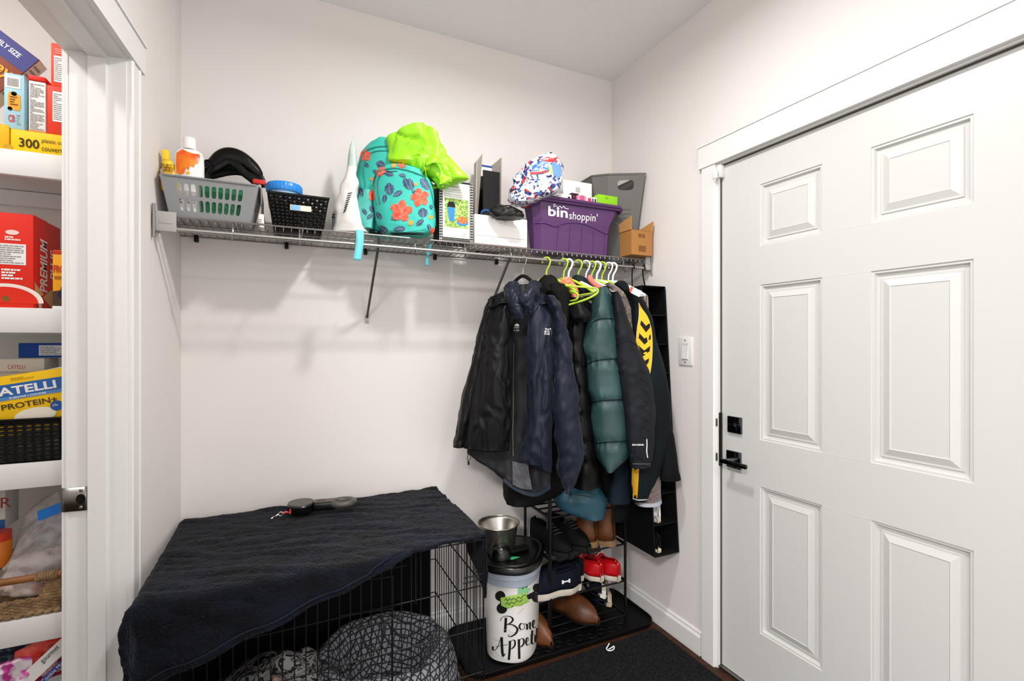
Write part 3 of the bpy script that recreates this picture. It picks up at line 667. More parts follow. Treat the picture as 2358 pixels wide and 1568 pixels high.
# ---- pet travel bottle box
o = PY(1011, 554, 1.853); o.z = DZ; w_ = PY(1089, 560, 1.853).x-o.x; h_ = PY(1011, 412, 1.853).z-DZ
t, F = carton('bottle_box', 'white and black patterned box with blue travel bottle picture', o, w_, .085, h_, card('#1c1b1b'))
fr = F['front']; fr.rect(t, w_*.10, h_*.07, w_*.80, h_*.90, card('#f5f3f0'))
g = G(); rr = random.Random(5)                                   # woven diamond border
for k in range(46):
    y = h_*(k+.2)/46
    for xx in (.006, .050, .915, .960):
        g.quad(fr.p(w_*xx, y, .001), fr.p(w_*(xx+.035), y+h_*.008*(1 if k % 2 else -1)+h_*.004, .001), fr.p(w_*(xx+.035), y+h_*.008*(1 if k % 2 else -1)+h_*.012, .001), fr.p(w_*xx, y+h_*.009, .001))
for k in range(24):
    x = w_*(k+.2)/24
    for yy_ in (.008, .036): g.quad(fr.p(x, h_*yy_, .001), fr.p(x+w_*.022, h_*(yy_+.012), .001), fr.p(x+w_*.022, h_*(yy_+.020), .001), fr.p(x, h_*(yy_+.008), .001))
obj('diamond_border', g, card('#d9d5cf'), t, smooth=False)
fr.text(t, 'Posen Season', w_*.15, h_*.895, h_*.032, inkm, w=w_*.40)
for i, s in enumerate(('DUAL PET TRAVEL WATER', 'BOTTLE WITH COLLAPSIBLE BOWL', 'BOUTEILLE DE TRANSPORT', 'DE VOYAGE POUR ANIMAL')): fr.text(t, s, w_*.15, h_*(.845-.032*i-(.014 if i > 1 else 0)), h_*.017, greyink, w=w_*(.55 if i % 2 == 0 else .58))
grass = mat('grass_print', '#5f8f2c', .5, var=(160, '#c5d77a', .4, .62))
fr.rect(t, w_*.16, h_*.235, w_*.70, h_*.475, grass, 'picture', l=.0012)
blu = card('#2f86d8')
fr.poly(t, [(w_*.24, h_*.56), (w_*.46, h_*.56), (w_*.44, h_*.36), (w_*.40, h_*.335), (w_*.31, h_*.335), (w_*.28, h_*.36)], blu, 'bottle_picture', l=.0018)
fr.poly(t, [(w_*.23, h_*.565), (w_*.47, h_*.565), (w_*.46, h_*.61), (w_*.42, h_*.655), (w_*.28, h_*.655), (w_*.24, h_*.61)], inkm, 'bottle_cap_picture', l=.002)
fr.disc(t, w_*.68, h_*.335, w_*.17, blu, 'bowl_picture', l=.0018, r2=h_*.062); fr.disc(t, w_*.68, h_*.37, w_*.155, mat('kibble_print', '#b9481c', .6, var=(200, '#e08a4c', .4, .6)), 'kibble_picture', l=.002, r2=h_*.06)
fr.lines(t, w_*.66, h_*.10, w_*.2, h_*.075, 5, greyink)
# ---- tall open box with dark inside, and the white carton before it
t = thing('open_file_box', 'tall open fronted box with black inside behind white carton', 'box', (.80, 2.04, DZ))
x0 = PY(1111, 420, 1.99).x; x1 = PY(1152, 420, 1.99).x; zt = PY(1130, 378, 2.06).z; kraft = card('#8f857a')
obj('left_panel', G().add([V((PY(1094, 480, 1.955).x, 1.955, DZ)), V((x0, 2.09, DZ)), V((x0, 2.09, zt+.0)), PY(1110, 355, 1.96), PY(1098, 372, 1.955)], [(0,1,2,3,4)]), card('#a79e94'), t, smooth=False, solid=.004)
obj('back_panel', G().box(x0, x1, 2.088, 2.094, DZ, zt-.052), card('#0b0a0a'), t, smooth=False)
obj('back_top', G().box(x0, x1, 2.084, 2.094, zt-.052, zt-.008), white, t, smooth=False); obj('blue_edge', G().box(x0, x1, 2.082, 2.095, zt-.008, zt), card('#2b4f9e'), t, smooth=False)
obj('right_panel', G().box(x1-.002, x1+.003, 1.975, 2.094, DZ, zt+.004), card('#b9b2aa'), t, smooth=False)
obj('base_panel', G().box(x0, x1, 1.985, 2.09, DZ, DZ+.004), card('#0b0a0a'), t, smooth=False)
obj('dark_lining', G().box(x0+.003, x1-.003, 1.99, 1.994, DZ+.004, zt-.058), card('#0d0c0c'), t, smooth=False)
o = PY(1093, 560, 1.853); x1 = PY(1214, 570, 1.853).x; o.z = DZ; w_ = x1-o.x; h_ = PY(1093, 492, 1.853).z-DZ
t, F = carton('white_box', 'plain white shoe carton with a pressed lid line', o, w_, .115, h_, card('#f2f0ed'), seam=False)
fr = F['front']; fr.rect(t, .004, h_*.30, w_-.008, .0012, greyink, 'lid_line'); fr.text(t, 'kates', w_*.55, h_*.83, .004, inkm); fr.text(t, 'brown', w_*.48, h_*.66, .0025, greyink); fr.rect(t, .0, -.0, w_, .004, card('#7c3a2a'), 'brown_edge')
fr.poly(t, [(w_*.26, h_), (w_*.40, h_), (w_*.315, h_*.86)], card('#c9c6c2'), 'notch')
t = thing('cable_pouch', 'black cables and pouch heaped on the white shoe carton', 'pouch', (.85, 1.92, 1.85))
g = garment([(476,1136,1160), (480,1128,1172), (488,1126,1192), (496,1130,1204), (503,1140,1206)], 1.99, .04, 36, 16, crump(.012, 22, 7)); obj('pouch_body', g, mat('black_nylon_shine', '#161514', .4, bump=(60, .4, .003)), t)
for k in range(5):
    q = [PY(1140+k*10, 498, 1.90), PY(1150+k*9, 478+k % 3*4, 1.89), PY(1175+k*6, 474+k*3, 1.90), PY(1195+k*2, 490, 1.885), PY(1204, 503, 1.88)]; obj('cable', G().tube(curve(q, 20), .0026, 6), blk, t)
obj('blue_cable', G().tube(curve([PY(1108, 492, 1.93), PY(1112, 485, 1.92), PY(1124, 484, 1.92), PY(1130, 492, 1.93)], 14), .0032, 6), pm('#1f5fae', .4), t)
# ---- purple tote
pur = mat('purple_plastic', '#502c5e', .34, var=(3, '#573066'), coat=.15)
pt = thing('purple_tote', 'purple plastic tote bin with white lettering and ribbed front', 'bin', (1.2, 1.98, DZ))
YF = 1.868
pl_ = lambda u, v, y=YF: PY(u, v, y)
xa, xb = pl_(1228, 460).x, pl_(1433, 480).x; ba, bb_ = pl_(1240, 578).x, pl_(1411, 590).x; zt = pl_(1330, 470).z; 
Bq = [V((ba, YF+.022, DZ)), V((bb_, YF+.022, DZ)), V((bb_, 2.10, DZ)), V((ba, 2.10, DZ))]; ch = .03
def ringp(x0, x1, y0, y1, z, c): return [V((x0+c, y0, z)), V((x1-c, y0, z)), V((x1, y0+c, z)), V((x1, y1-c, z)), V((x1-c, y1, z)), V((x0+c, y1, z)), V((x0, y1-c, z)), V((x0, y0+c, z))]
rg = [ringp(ba, bb_, YF+.020, 1.965, DZ, .022), ringp(ba-.006, bb_+.006, YF+.012, 1.98, DZ+(zt-DZ)*.45, .026), ringp(ba-.010, bb_+.010, YF+.005, 1.985, DZ+(zt-DZ)*.62, .028), ringp(xa+.004, xb-.004, YF, 2.0, zt, .03)]
g = G(); vs = [p for r in rg for p in r]; g.add(vs, [(k*8+i, k*8+(i+1) % 8, (k+1)*8+(i+1) % 8, (k+1)*8+i) for k in range(3) for i in range(8)]+[tuple(range(7, -1, -1))])
obj('body', g, pur, pt, solid=.003, offset=-1, smooth=False); TP = bvh(g)
obj('rim', G().tube(ringp(xa-.022, xb+.010, YF-.012, 2.01, zt+.008, .034), .010, 8, closed=True, flat=.85), pur, pt, smooth=False)
obj('rim_skirt', G().add(ringp(xa-.024, xb+.012, YF-.014, 2.012, zt, .034)+ringp(xa-.020, xb+.009, YF-.010, 2.008, zt-.007, .034), [(i, (i+1) % 8, 8+(i+1) % 8, 8+i) for i in range(8)]), pur, pt, smooth=False, solid=.003)
seam(TP, [(1232,514),(1252,513),(1278,521),(1290,517),(1310,513),(1340,515),(1370,526),(1395,538),(1421,540)], .0035, mat('purple_step_plastic', '#52296a', .35), pt, 'wave_step', 60)  # step line in its own purple plastic
for a in ((1287,520,1281,582), (1314,517,1310,584), (1341,520,1338,586), (1368,529,1364,588), (1394,540,1391,590)):
    seam(TP, [(a[0], a[1]), ((a[0]+a[2])/2, (a[1]+a[3])/2), (a[2], a[3])], .0028, pur, pt, 'rib', 12)
def surf_text(T, s, a, b, hpx, wpx, mt, parent, slope=0, off=0, shear=0, l=.0015, name='lettering'):
    """lettering laid on a surface; lower left at pixel a,b"""
    vs, fs = text_mesh(s, off, shear); x0 = min(p.x for p in vs); x1 = max(p.x for p in vs); y0 = min(p.y for p in vs); y1 = max(p.y for p in vs); q = []
    bm = bmesh.new(); bv = [bm.verts.new(p) for p in vs]
    for f in fs:
        try: bm.faces.new([bv[i] for i in f])
        except ValueError: pass
    bmesh.ops.subdivide_edges(bm, edges=[e for e in bm.edges if e.calc_length() > .25], cuts=2)
    bm.verts.index_update(); ok = []
    for p in bm.verts:
        x = (p.co.x-x0)/(x1-x0)*wpx; y = (p.co.y-y0)/(y1-y0)*hpx; h = hit(T, a+x, b-y+slope*x, l); ok.append(h is not None); q.append(h or V((0,0,0)))
    g = G().add(q, [tuple(v.index for v in f.verts) for f in bm.faces if all(ok[v.index] for v in f.verts)]); bm.free()
    return obj(name, g, mt, parent, smooth=False)
surf_text(TP, 'bin', 1262, 497, 23, 45, white, pt, slope=.12, off=.022)
surf_text(TP, "shoppin'", 1310, 510, 24, 66, white, pt, slope=.10, shear=.12)
stroke(TP, [(1273,472),(1278,470),(1274,477),(1281,474),(1284,478),(1289,475),(1293,479),(1298,475),(1302,480),(1309,481)], 1.2, white, pt, 'script_lettering', n=40)
# tote contents
t = thing('toy_pack', 'clear plastic pack of rope toys with red and blue label', 'pack', (1.05, 1.98, 1.95))
g = garment([(361,1250,1283), (370,1228,1291), (385,1208,1295), (405,1190,1296), (425,1181,1293), (443,1173,1284), (458,1170,1250), (470,1178,1220)], 2.10, .05, 48, 36, crump(.012, 18, 2))
tm = mat('toy_pack_print', '#cfd6e2', .18, coat=.6); nt = tm.node_tree; n = nt.nodes; L = nt.links
tc = n.new('ShaderNodeTexCoord'); vo = n.new('ShaderNodeTexVoronoi'); vo.inputs['Scale'].default_value = 85; nzx = n.new('ShaderNodeTexNoise'); nzx.inputs['Scale'].default_value = 30; mxx = n.new('ShaderNodeVectorMath'); mxx.operation = 'MULTIPLY_ADD'; mxx.inputs[1].default_value = (.03, .03, .03); L.new(tc.outputs['Object'], nzx.inputs['Vector']); L.new(nzx.outputs['Color'], mxx.inputs[0]); L.new(tc.outputs['Object'], mxx.inputs[2]); L.new(mxx.outputs[0], vo.inputs['Vector'])
sp2 = n.new('ShaderNodeSeparateColor'); L.new(vo.outputs['Color'], sp2.inputs[0]); rp = n.new('ShaderNodeValToRGB'); rp.color_ramp.interpolation = 'CONSTANT'; L.new(sp2.outputs[0], rp.inputs[0])
e = rp.color_ramp.elements; e[0].color = C('#e9ecf2'); e[1].position = .34; e[1].color = C('#2c3f86')
for pos, c_ in ((.52, '#d8dde8'), (.70, '#c42a2c'), (.80, '#9fb6dc'), (.92, '#1d2648')): q = e.new(pos); q.color = C(c_)
L.new(rp.outputs[0], n['Principled BSDF'].inputs['Base Color'])
obj('clear_wrap', g, tm, t, ang=30); TT = bvh(g)
decal(TT, [(1226,382),(1250,368),(1264,372),(1266,392),(1240,393),(1224,394)], pm('#1f6fd0', .3), t, 'blue_label'); decal(TT, [(1243,368),(1258,361),(1282,362),(1284,374),(1262,373)], pm('#d8262c', .3), t, 'red_label')
decal(TT, [(1270,378),(1280,370),(1292,385),(1293,405),(1284,412),(1272,398)], pm('#6d9bd8', .25), t, 'pale_blue_label'); surf_text(TT, 'DOG', 1250, 369, 5, 12, white, t); surf_text(TT, 'Toys', 1235, 385, 7, 12, pm('#f2f09a', .4), t)
decal(TT, [(1266,380),(1270,384),(1273,398),(1268,402),(1264,392)], pm('#f2d21c', .3), t, 'yellow_strip')
decal(TT, [(1220,397),(1262,393),(1262,397),(1222,402)], pm('#d8262c', .3), t, 'red_strip')
for k in range(7): stroke(TT, [(1176+k*4, 440+k*3), (1186+k*4, 436+k*3), (1190+k*4, 446+k*2)], 2.6, white if k % 2 else pm('#20264a', .4), t, 'rope_print', n=10)
def sbox(name, label, u0, u1, v0, v1, y, d, col, cat='box', yaw=0, **k):
    o = PY(u0, v1, y); w = PY(u1, v1, y).x-o.x; h = PY(u0, v0, y).z-o.z
    return carton(name, label, o, w/max(math.cos(yaw), .3), d, h, card(col), rotz(yaw), cat, **k)+(w, h)
base = zt-.10
t, F, w_, h_ = sbox('blue_box', 'small dark blue box leaning behind the toy pack', 1243, 1284, 412, 470, 1.945, .045, '#16244e'); F['front'].rect(t, w_*.2, h_*.55, w_*.5, h_*.3, card('#9db0d0'))
t, F, w_, h_ = sbox('red_box', 'flat red box in front of the toy pack in the tote', 1206, 1252, 437, 470, 1.90, .05, '#d8382c'); F['front'].rect(t, 0, h_*.7, w_, .003, card('#f0675a'))
t, F, w_, h_ = sbox('flat_white_box', 'flat white printed box at the tote front edge', 1262, 1316, 441, 466, 1.905, .05, '#f0eeec'); F['front'].lines(t, .01, h_*.55, w_*.6, h_*.25, 3, greyink); F['front'].rect(t, w_*.84, h_*.5, w_*.1, h_*.3, inkm)
t, F, w_, h_ = sbox('white_parcel', 'white carton with barcode standing in the purple tote', 1297, 1363, 413, 470, 1.935, .06, '#f4f2ef'); F['front'].barcode(t, w_*.42, h_*.55, w_*.16, h_*.22, greyink); F['front'].rect(t, w_*.1, h_*.18, w_*.8, .003, greyink)
t, F, w_, h_ = sbox('maroon_box', 'dark maroon box edge between the white and pink boxes', 1316, 1333, 444, 474, 1.91, .05, '#3b1722'); F['front'].rect(t, w_*.2, h_*.7, w_*.6, .003, card('#8b4a5c'))
t, F, w_, h_ = sbox('pink_box', 'small pink box with round motif in the tote', 1331, 1350, 449, 478, 1.895, .04, '#e792ae'); F['front'].disc(t, w_*.5, h_*.8, w_*.3, card('#c55f84')); 
t, F, w_, h_ = sbox('pink_white_box', 'white and pink striped box beside the lime box', 1351, 1374, 453, 482, 1.89, .045, '#efe6e8'); F['front'].disc(t, w_*.28, h_*.76, w_*.2, card('#c2476b')); F['front'].rect(t, w_*.55, h_*.62, w_*.12, h_*.3, inkm); F['front'].rect(t, w_*.78, h_*.62, w_*.14, h_*.3, inkm)
t, F, w_, h_ = sbox('lime_box', 'bright lime green box at the right end of the tote', 1378, 1422, 447, 472, 1.90, .05, '#8fd022'); F['front'].text(t, 'lilo', w_*.35, h_*.66, h_*.2, card('#5f9a12')); F['left'].rect(t, .002, .001, .05, h_-.002, card('#a6e035'))
# ---- grey tote bin in the corner and cardboard box
gt = mat('charcoal_plastic', '#55534f', .45, bump=(250, .05, .0006))
t = thing('grey_bin', 'charcoal grey plastic bin with cut-out handle in the corner', 'bin', (1.5, 2.02, DZ))
top = [V((1.37, 2.01, 2.143)), V((1.44, 1.97, 2.15)), V((1.580, 1.862, 2.139)), V((1.584, 2.13, 2.14)), V((1.37, 2.13, 2.14))]; cc = V((1.50, 2.03, 0))
bot = [V((cc.x+.02+(p.x-cc.x)*.5, cc.y+(p.y-cc.y)*.6, DZ+.002)) for p in top]
g = G(); fn = bil(bot[1], bot[2], top[2], top[1]); holewall(g, fn, [0, .24, .74, 1], [0, .80, .955, 1], lambda i, j: (.92, .75) if (i, j) == (1, 1) else None)
for i in (0, 2, 3, 4): g.quad(bot[i], bot[(i+1) % 5], top[(i+1) % 5], top[i])
g.add(bot, [(4,3,2,1,0)]); obj('body', g, gt, t, solid=.003, smooth=False)
obj('rim', G().tube(top, .0055, 8, closed=True), gt, t)
for k in range(5): a, b = fn(.28, .60-.05*k), fn(.70, .60-.05*k); obj('raised_line', G().tube([a+V((-.002, -.003, 0)), b+V((-.002, -.003, 0))], .0008, 5), gt, t)
kb = card('#a8763f')
t = thing('cardboard_box', 'open brown cardboard box with raised flaps at the shelf end', 'box', (1.5, 1.85, DZ))
x0, x1, y0, y1, zt2 = PY(1454, 585, 1.80).x, PY(1502, 585, 1.80).x, 1.80, 1.885, PY(1454, 527, 1.80).z
obj('body', G().box(x0, x1, y0, y1, DZ+.008, zt2), kb, t, smooth=False)
obj('left_flap', G().add([V((x0-.002, y0, zt2-.002)), V((x0-.002, y1, zt2-.002)), PX(1426, 517, x0-.004), PX(1454, 497, x0-.004)], [(0,1,2,3)]), card('#b98a52'), t, smooth=False, solid=.004)
obj('right_flap', G().add([V((x1, y0, zt2-.002)), V((x1, y1, zt2-.002)), V((x1+.004, y1, zt2+.028)), V((x1+.008, y0, zt2+.048))], [(0,1,2,3)]), card('#c08e52'), t, smooth=False, solid=.004)
fr = Face((x0, y0, DZ+.008), V((1,0,0)), UP); w_ = x1-x0; h_ = zt2-DZ-.008
fr.rect(t, w_*.33, h_*.70, w_*.14, h_*.15, card('#7d5228'), 'stamp'); fr.rect(t, w_*.50, h_*.70, w_*.14, h_*.15, card('#7d5228'), 'stamp'); fr.barcode(t, w_*.33, h_*.14, w_*.34, h_*.24, card('#7d5228')); fr.rect(t, 0, h_*.985, w_, .001, card('#7d5228'), 'fold_line')
# ================================================================== hangers and coats
limep = mat('lime_hanger_plastic', '#b3d33a', .35); whitep = mat('white_hanger_plastic', '#f2f2ef', .35); hookm = mat('hook_steel', '#c9c6c2', .25, metal=1); bvel = mat('black_velvet', '#0b0a0b', .9, sheen=.3)
HD = V((.55, -.83, 0)).normalized()
def hanger(u, kind, label, r=.0036, arms=True, drop=0):
    x = PY(u, 612, RODY).x; c = V((x, RODY, RODZ)); tt = thing('coat_hanger', label, 'hanger', c, 'hangers on the rod')
    m = {'lime': limep, 'white': whitep, 'steel': hookm}[kind]; R_ = .0195 if kind != 'steel' else .017
    pts = [c+HD*(-R_*.98)+UP*(-.014)]+[c+HD*(R_*math.cos(a))+UP*(R_*.95*math.sin(a)-.008) for a in [math.pi*(1-k/10) for k in range(11)]]
    pts += [c+HD*(R_*.72)-UP*.026, c+HD*(R_*.15)-UP*.044, c-UP*.062, c-UP*(.078+drop)]
    obj('hook', G().tube(curve(pts, 44), r if kind != 'steel' else .0021, 8), m, tt)
    if arms:
        mm = bvel if kind == 'steel' else m; n = c-UP*(.076+drop); D = V((.30, -.95, 0)).normalized()
        if kind == 'steel': D = RT*.92-FW*.35; D.normalize()
        q_ = .5 if kind == 'steel' else 1
        pa = [n+D*(-.17*q_)-UP*.075, n+D*(-.10*q_)-UP*.035, n-UP*.0, n+D*.10*q_-UP*.035, n+D*.17*q_-UP*.075]
        obj('shoulder_bar', G().tube(curve(pa, 24), .006 if kind != 'steel' else .008, 8), mm, tt)
        obj('lower_bar', G().tube([pa[0], n-UP*.085, pa[-1]], .004, 8), mm, tt)
    return tt
hanger(1204, 'steel', 'black hanger with a silver hook holding the navy shell jacket')
hanger(1258, 'lime', 'lime green plastic hanger nearest to the navy shell jacket')
hanger(1298, 'lime', 'lime green hanger directly left of the first white hanger')
hanger(1309, 'white', 'white plastic hanger beside the coral hood, first of the white ones', r=.0046)
hanger(1331, 'lime', 'lime green hanger in the middle between two white hangers')
hanger(1349, 'white', 'white plastic hanger just left of the coral strap')
hanger(1362, 'lime', 'lime green hanger right behind the coral strap')
hanger(1374, 'white', 'thick white plastic hanger right of the coral strap', r=.0048)
hanger(1386, 'lime', 'lime green hanger closest to the shelf end')
hanger(1401, 'white', 'white hanger second from the shelf end above the fleece')
hanger(1411, 'white', 'white hanger closest to the shelf end', r=.0046)
# slipped lime hanger whose shoulder loop shows between the coats
t = thing('slipped_hanger', 'lime green hanger loop poking out between coral hood and green puffer', 'hanger', PD(1340, 680, 1.96), 'hangers on the rod')
obj('loop', G().tube(curve([PD(1286, 661, 2.06), PD(1310, 659, 1.97), PD(1345, 661, 1.95), PD(1372, 664, 1.94), PD(1377, 670, 1.94), PD(1370, 679, 1.94), PD(1345, 691, 1.95), PD(1310, 702, 1.98), PD(1296, 707, 2.02)], 50), .0042, 8), limep, t)
t = thing('slipped_hanger', 'short lime green hanger end beside the black vest collar', 'hanger', PD(1322, 680, 1.96), 'hangers on the rod')
obj('loop', G().tube(curve([PD(1300, 671, 2.04), PD(1316, 671, 1.97), PD(1328, 675, 1.95), PD(1331, 683, 1.95), PD(1324, 691, 1.96), PD(1306, 694, 2.02)], 30), .0042, 8), limep, t)

shell = mat('navy_shell_fabric', '#171b27', .42, bump=(700, .10, .0004), var=(5, '#1f2434'), sheen=.05)
shellk = mat('black_shell_fabric', '#0c0c0e', .45, bump=(700, .10, .0004), var=(5, '#131315'))
lining = mat('grey_lining', '#232226', .5, var=(8, '#1b1b1e')); 
jk = thing('shell_jacket', 'open navy and black rain shell jacket hanging in front', 'jacket', PD(1200, 1140, 1.95))
F1 = folds(.012, 11, 4, 11, .55); F2 = folds(.011, 13, 4.5, 31, .6)
back = pdpatch([[(1130,684,2.02),(1165,668,2.06),(1205,664,2.07),(1245,668,2.06),(1288,690,2.02)], [(1105,760,2.02),(1150,760,2.05),(1200,760,2.06),(1250,760,2.05),(1282,760,2.02)], [(1092,860,2.01),(1150,860,2.04),(1200,860,2.05),(1250,860,2.04),(1275,860,2.0)],
  [(1080,960,2.0),(1140,970,2.03),(1195,980,2.03),(1245,970,2.0),(1269,960,1.97)], [(1076,1036,1.99),(1122,1064,2.01),(1180,1080,2.0),(1240,1075,1.95),(1267,1050,1.93)], [(1077,1042,1.99),(1128,1078,1.99),(1182,1122,1.96),(1236,1139,1.92),(1267,1121,1.91)]], 60, 70, folds(.007, 10, 4, 5, .4))
obj('back_panel', back, lining, jk, solid=.003)
lf = pdpatch([[(1128,690,1.99),(1140,686,1.96),(1152,684,1.94),(1162,684,1.93),(1172,690,1.93)], [(1112,730,1.97),(1126,728,1.93),(1144,726,1.90),(1162,730,1.89),(1176,740,1.91)], [(1100,800,1.96),(1118,800,1.91),(1140,800,1.89),(1158,802,1.89),(1170,802,1.91)],
  [(1088,880,1.96),(1110,880,1.91),(1136,882,1.88),(1160,884,1.88),(1177,884,1.91)], [(1076,960,1.96),(1100,962,1.90),(1130,964,1.88),(1156,968,1.88),(1179,968,1.91)], [(1065,1030,1.96),(1090,1036,1.91),(1122,1040,1.89),(1150,1041,1.89),(1172,1038,1.92)]], 56, 80, F1)
obj('front_panel', lf, shellk, jk, solid=.0035)
rf = pdpatch([[(1219,692,1.92),(1235,686,1.92),(1252,682,1.93),(1268,684,1.95),(1286,694,1.98)], [(1218,740,1.90),(1234,736,1.88),(1252,734,1.88),(1270,736,1.90),(1290,742,1.96)], [(1215,800,1.91),(1232,800,1.87),(1250,800,1.87),(1266,800,1.89),(1282,800,1.95)],
  [(1213,880,1.91),(1228,880,1.86),(1246,880,1.87),(1260,880,1.86),(1274,880,1.92)], [(1211,965,1.92),(1226,965,1.87),(1244,965,1.86),(1258,965,1.87),(1271,965,1.92)], [(1203,1020,1.92),(1222,1025,1.87),(1240,1030,1.86),(1256,1030,1.86),(1269,1025,1.91)], [(1190,1056,1.93),(1212,1066,1.89),(1232,1072,1.87),(1252,1082,1.87),(1268,1090,1.90)]], 56, 90, F2)
obj('front_panel', rf, shell, jk, solid=.0035)
ls = garment([(688,1126,1140), (706,1117,1140), (763,1101,1126), (834,1084,1112), (900,1067,1098), (960,1056,1086), (1000,1048,1076), (1026,1042,1067)], 1.99, .05, 40, 60, folds(.008, 14, 6, 21, .5)); obj('sleeve', ls, shellk, jk)
rs = garment([(682,1255,1270), (695,1262,1284), (720,1274,1295), (756,1276,1304), (807,1279,1317), (870,1275,1324), (918,1273,1334), (976,1279,1337), (1039,1284,1342), (1081,1279,1337), (1112,1292,1326), (1128,1300,1312)], 1.92, .055, 44, 80, folds(.012, 11, 7, 41, .6)); obj('sleeve', rs, shell, jk)
TJ = bvh(rf, lf, rs, ls, back)
hm = pdpatch([[(1160,1100,1.965),(1183,1118,1.95),(1212,1131,1.93),(1238,1133,1.915),(1267,1116,1.90)], [(1158,1108,1.96),(1183,1128,1.94),(1214,1142,1.92),(1240,1143,1.905),(1268,1126,1.895)]], 40, 6); obj('hem_band', hm, mat('navy_hem', '#182030', .5), jk, solid=.006)
lin2 = pdpatch([[(1180,1062,1.945),(1196,1066,1.94),(1216,1066,1.93)], [(1180,1090,1.94),(1198,1096,1.935),(1220,1098,1.925)], [(1180,1116,1.94),(1202,1126,1.93),(1226,1128,1.915)]], 20, 20, folds(.004, 25, 25, 3)); obj('lining_panel', lin2, mat('pale_grey_lining', '#4a4a4e', .5), jk, solid=.002)
for rws, sd in (([[(1162,664,1.98),(1170,652,1.95),(1184,648,1.94),(1194,653,1.95)], [(1163,684,1.95),(1174,676,1.90),(1188,676,1.89),(1197,680,1.91)], [(1170,706,1.93),(1180,706,1.88),(1194,708,1.87),(1206,712,1.89)], [(1176,728,1.93),(1188,732,1.89),(1200,734,1.88),(1212,732,1.90)]], 3),
                ([[(1213,660,1.95),(1222,646,1.94),(1236,647,1.95),(1245,656,1.98)], [(1204,676,1.90),(1218,668,1.88),(1232,670,1.89),(1242,680,1.93)], [(1196,690,1.88),(1210,692,1.86),(1224,700,1.87),(1236,706,1.92)], [(1206,706,1.89),(1214,712,1.87),(1222,722,1.87),(1226,734,1.90)]], 7)):
    obj('collar', pdpatch(rws, 28, 30, folds(.009, 26, 22, sd, .5)), shell, jk, solid=.005)
cb = pdpatch([[(1164,664,2.0),(1180,656,2.04),(1205,655,2.06),(1228,655,2.04),(1245,660,2.0)], [(1166,690,1.99),(1182,690,2.02),(1205,692,2.04),(1228,690,2.02),(1242,690,1.99)]], 24, 10); obj('collar', cb, shellk, jk, solid=.006)
yk = pdpatch([[(1120,700,1.97),(1136,688,2.0),(1152,678,2.02),(1166,672,2.02)], [(1122,712,1.94),(1138,704,1.92),(1154,698,1.91),(1170,702,1.92)]], 20, 10, folds(.006, 24, 24, 2)); obj('shoulder_yoke', yk, shellk, jk, solid=.004)
yk = pdpatch([[(1234,668,2.0),(1246,668,2.01),(1262,676,2.01),(1284,692,1.98)], [(1232,706,1.915),(1246,700,1.89),(1264,700,1.895),(1290,716,1.93)]], 20, 10, folds(.005, 24, 24, 9)); obj('shoulder_yoke', yk, shell, jk, solid=.004)
seam(TJ, [(1183,790), (1182,860), (1182,940), (1181,1000), (1182,1050)], .0018, pm('#8a8078', .4), jk, 'zipper', 40)
seam(TJ, [(1238,748), (1254,749), (1272,750)], .0008, pm('#1a1d28', .6), jk, 'seam_line'); seam(TJ, [(1140,741), (1152,742), (1166,742)], .0008, pm('#121214', .6), jk, 'seam_line'); seam(TJ, [(1273,756), (1285,752), (1300,748)], .0008, pm('#1a1d28', .6), jk, 'seam_line')
seam(TJ, [(1246,700), (1244,760), (1240,830), (1238,900)], .0014, pm('#1c2030', .5), jk, 'storm_flap_edge', 40); seam(TJ, [(1240,960), (1246,990), (1241,1030), (1238,1060)], .0012, pm('#14161e', .5), jk, 'pocket_zip', 30)
def flatdecal(pts, Z, mt, parent, name):
    P = [PD(u, v, Z) for u, v in pts]; return obj(name, G().add(P, [tuple(range(len(P)))]), mt, parent, smooth=False, solid=.0008)
lbp = [(1180,735),(1196,735),(1197,767),(1181,767)]; flatdecal(lbp, 2.0, pm('#0b0b0c', .5), jk, 'neck_label')
lf_ = Face(PD(1182, 766, 1.997), RT, UP); kpx = 2.0/1120
lf_.disc(jk, 8*kpx, 15*kpx, 5.5*kpx, white, 'label_arch', a0=0, a1=math.pi); lf_.text(jk, 'NORTH', 2*kpx, 10*kpx, 3*kpx, white, w=11*kpx); lf_.text(jk, 'L/G', 2*kpx, 4*kpx, 3*kpx, white, w=11*kpx)
for i, s in enumerate(('THE', 'NORTH', 'FACE')): surf_text(TJ, s, 1254+(1 if i == 0 else 0), 760.5+i*5.2, 4.2, 11 if i else 9, white, jk, off=.03)
stroke(TJ, [(1266,756),(1270.5,762),(1271,770)], 3.0, white, jk, 'logo_arc', n=12)
for k in range(14): 
    u = 1068+k*7.6; seam(TJ, [(u, 1033+k*.35), (u+1, 1038+k*.2)], .0008, pm('#101012', .6), jk, 'hem_gather', 4)
obj('drawcord', G().tube(curve([PD(1080, 1040, 1.93), PD(1078, 1048, 1.93), PD(1076, 1056, 1.93), PD(1079, 1060, 1.93), PD(1084, 1054, 1.93), PD(1081, 1042, 1.93)], 30), .0014, 6), blk, jk)
obj('cord_lock', G().rbox(PD(1079, 1066, 1.93), (.007, .007, .016), .002), blk, jk)

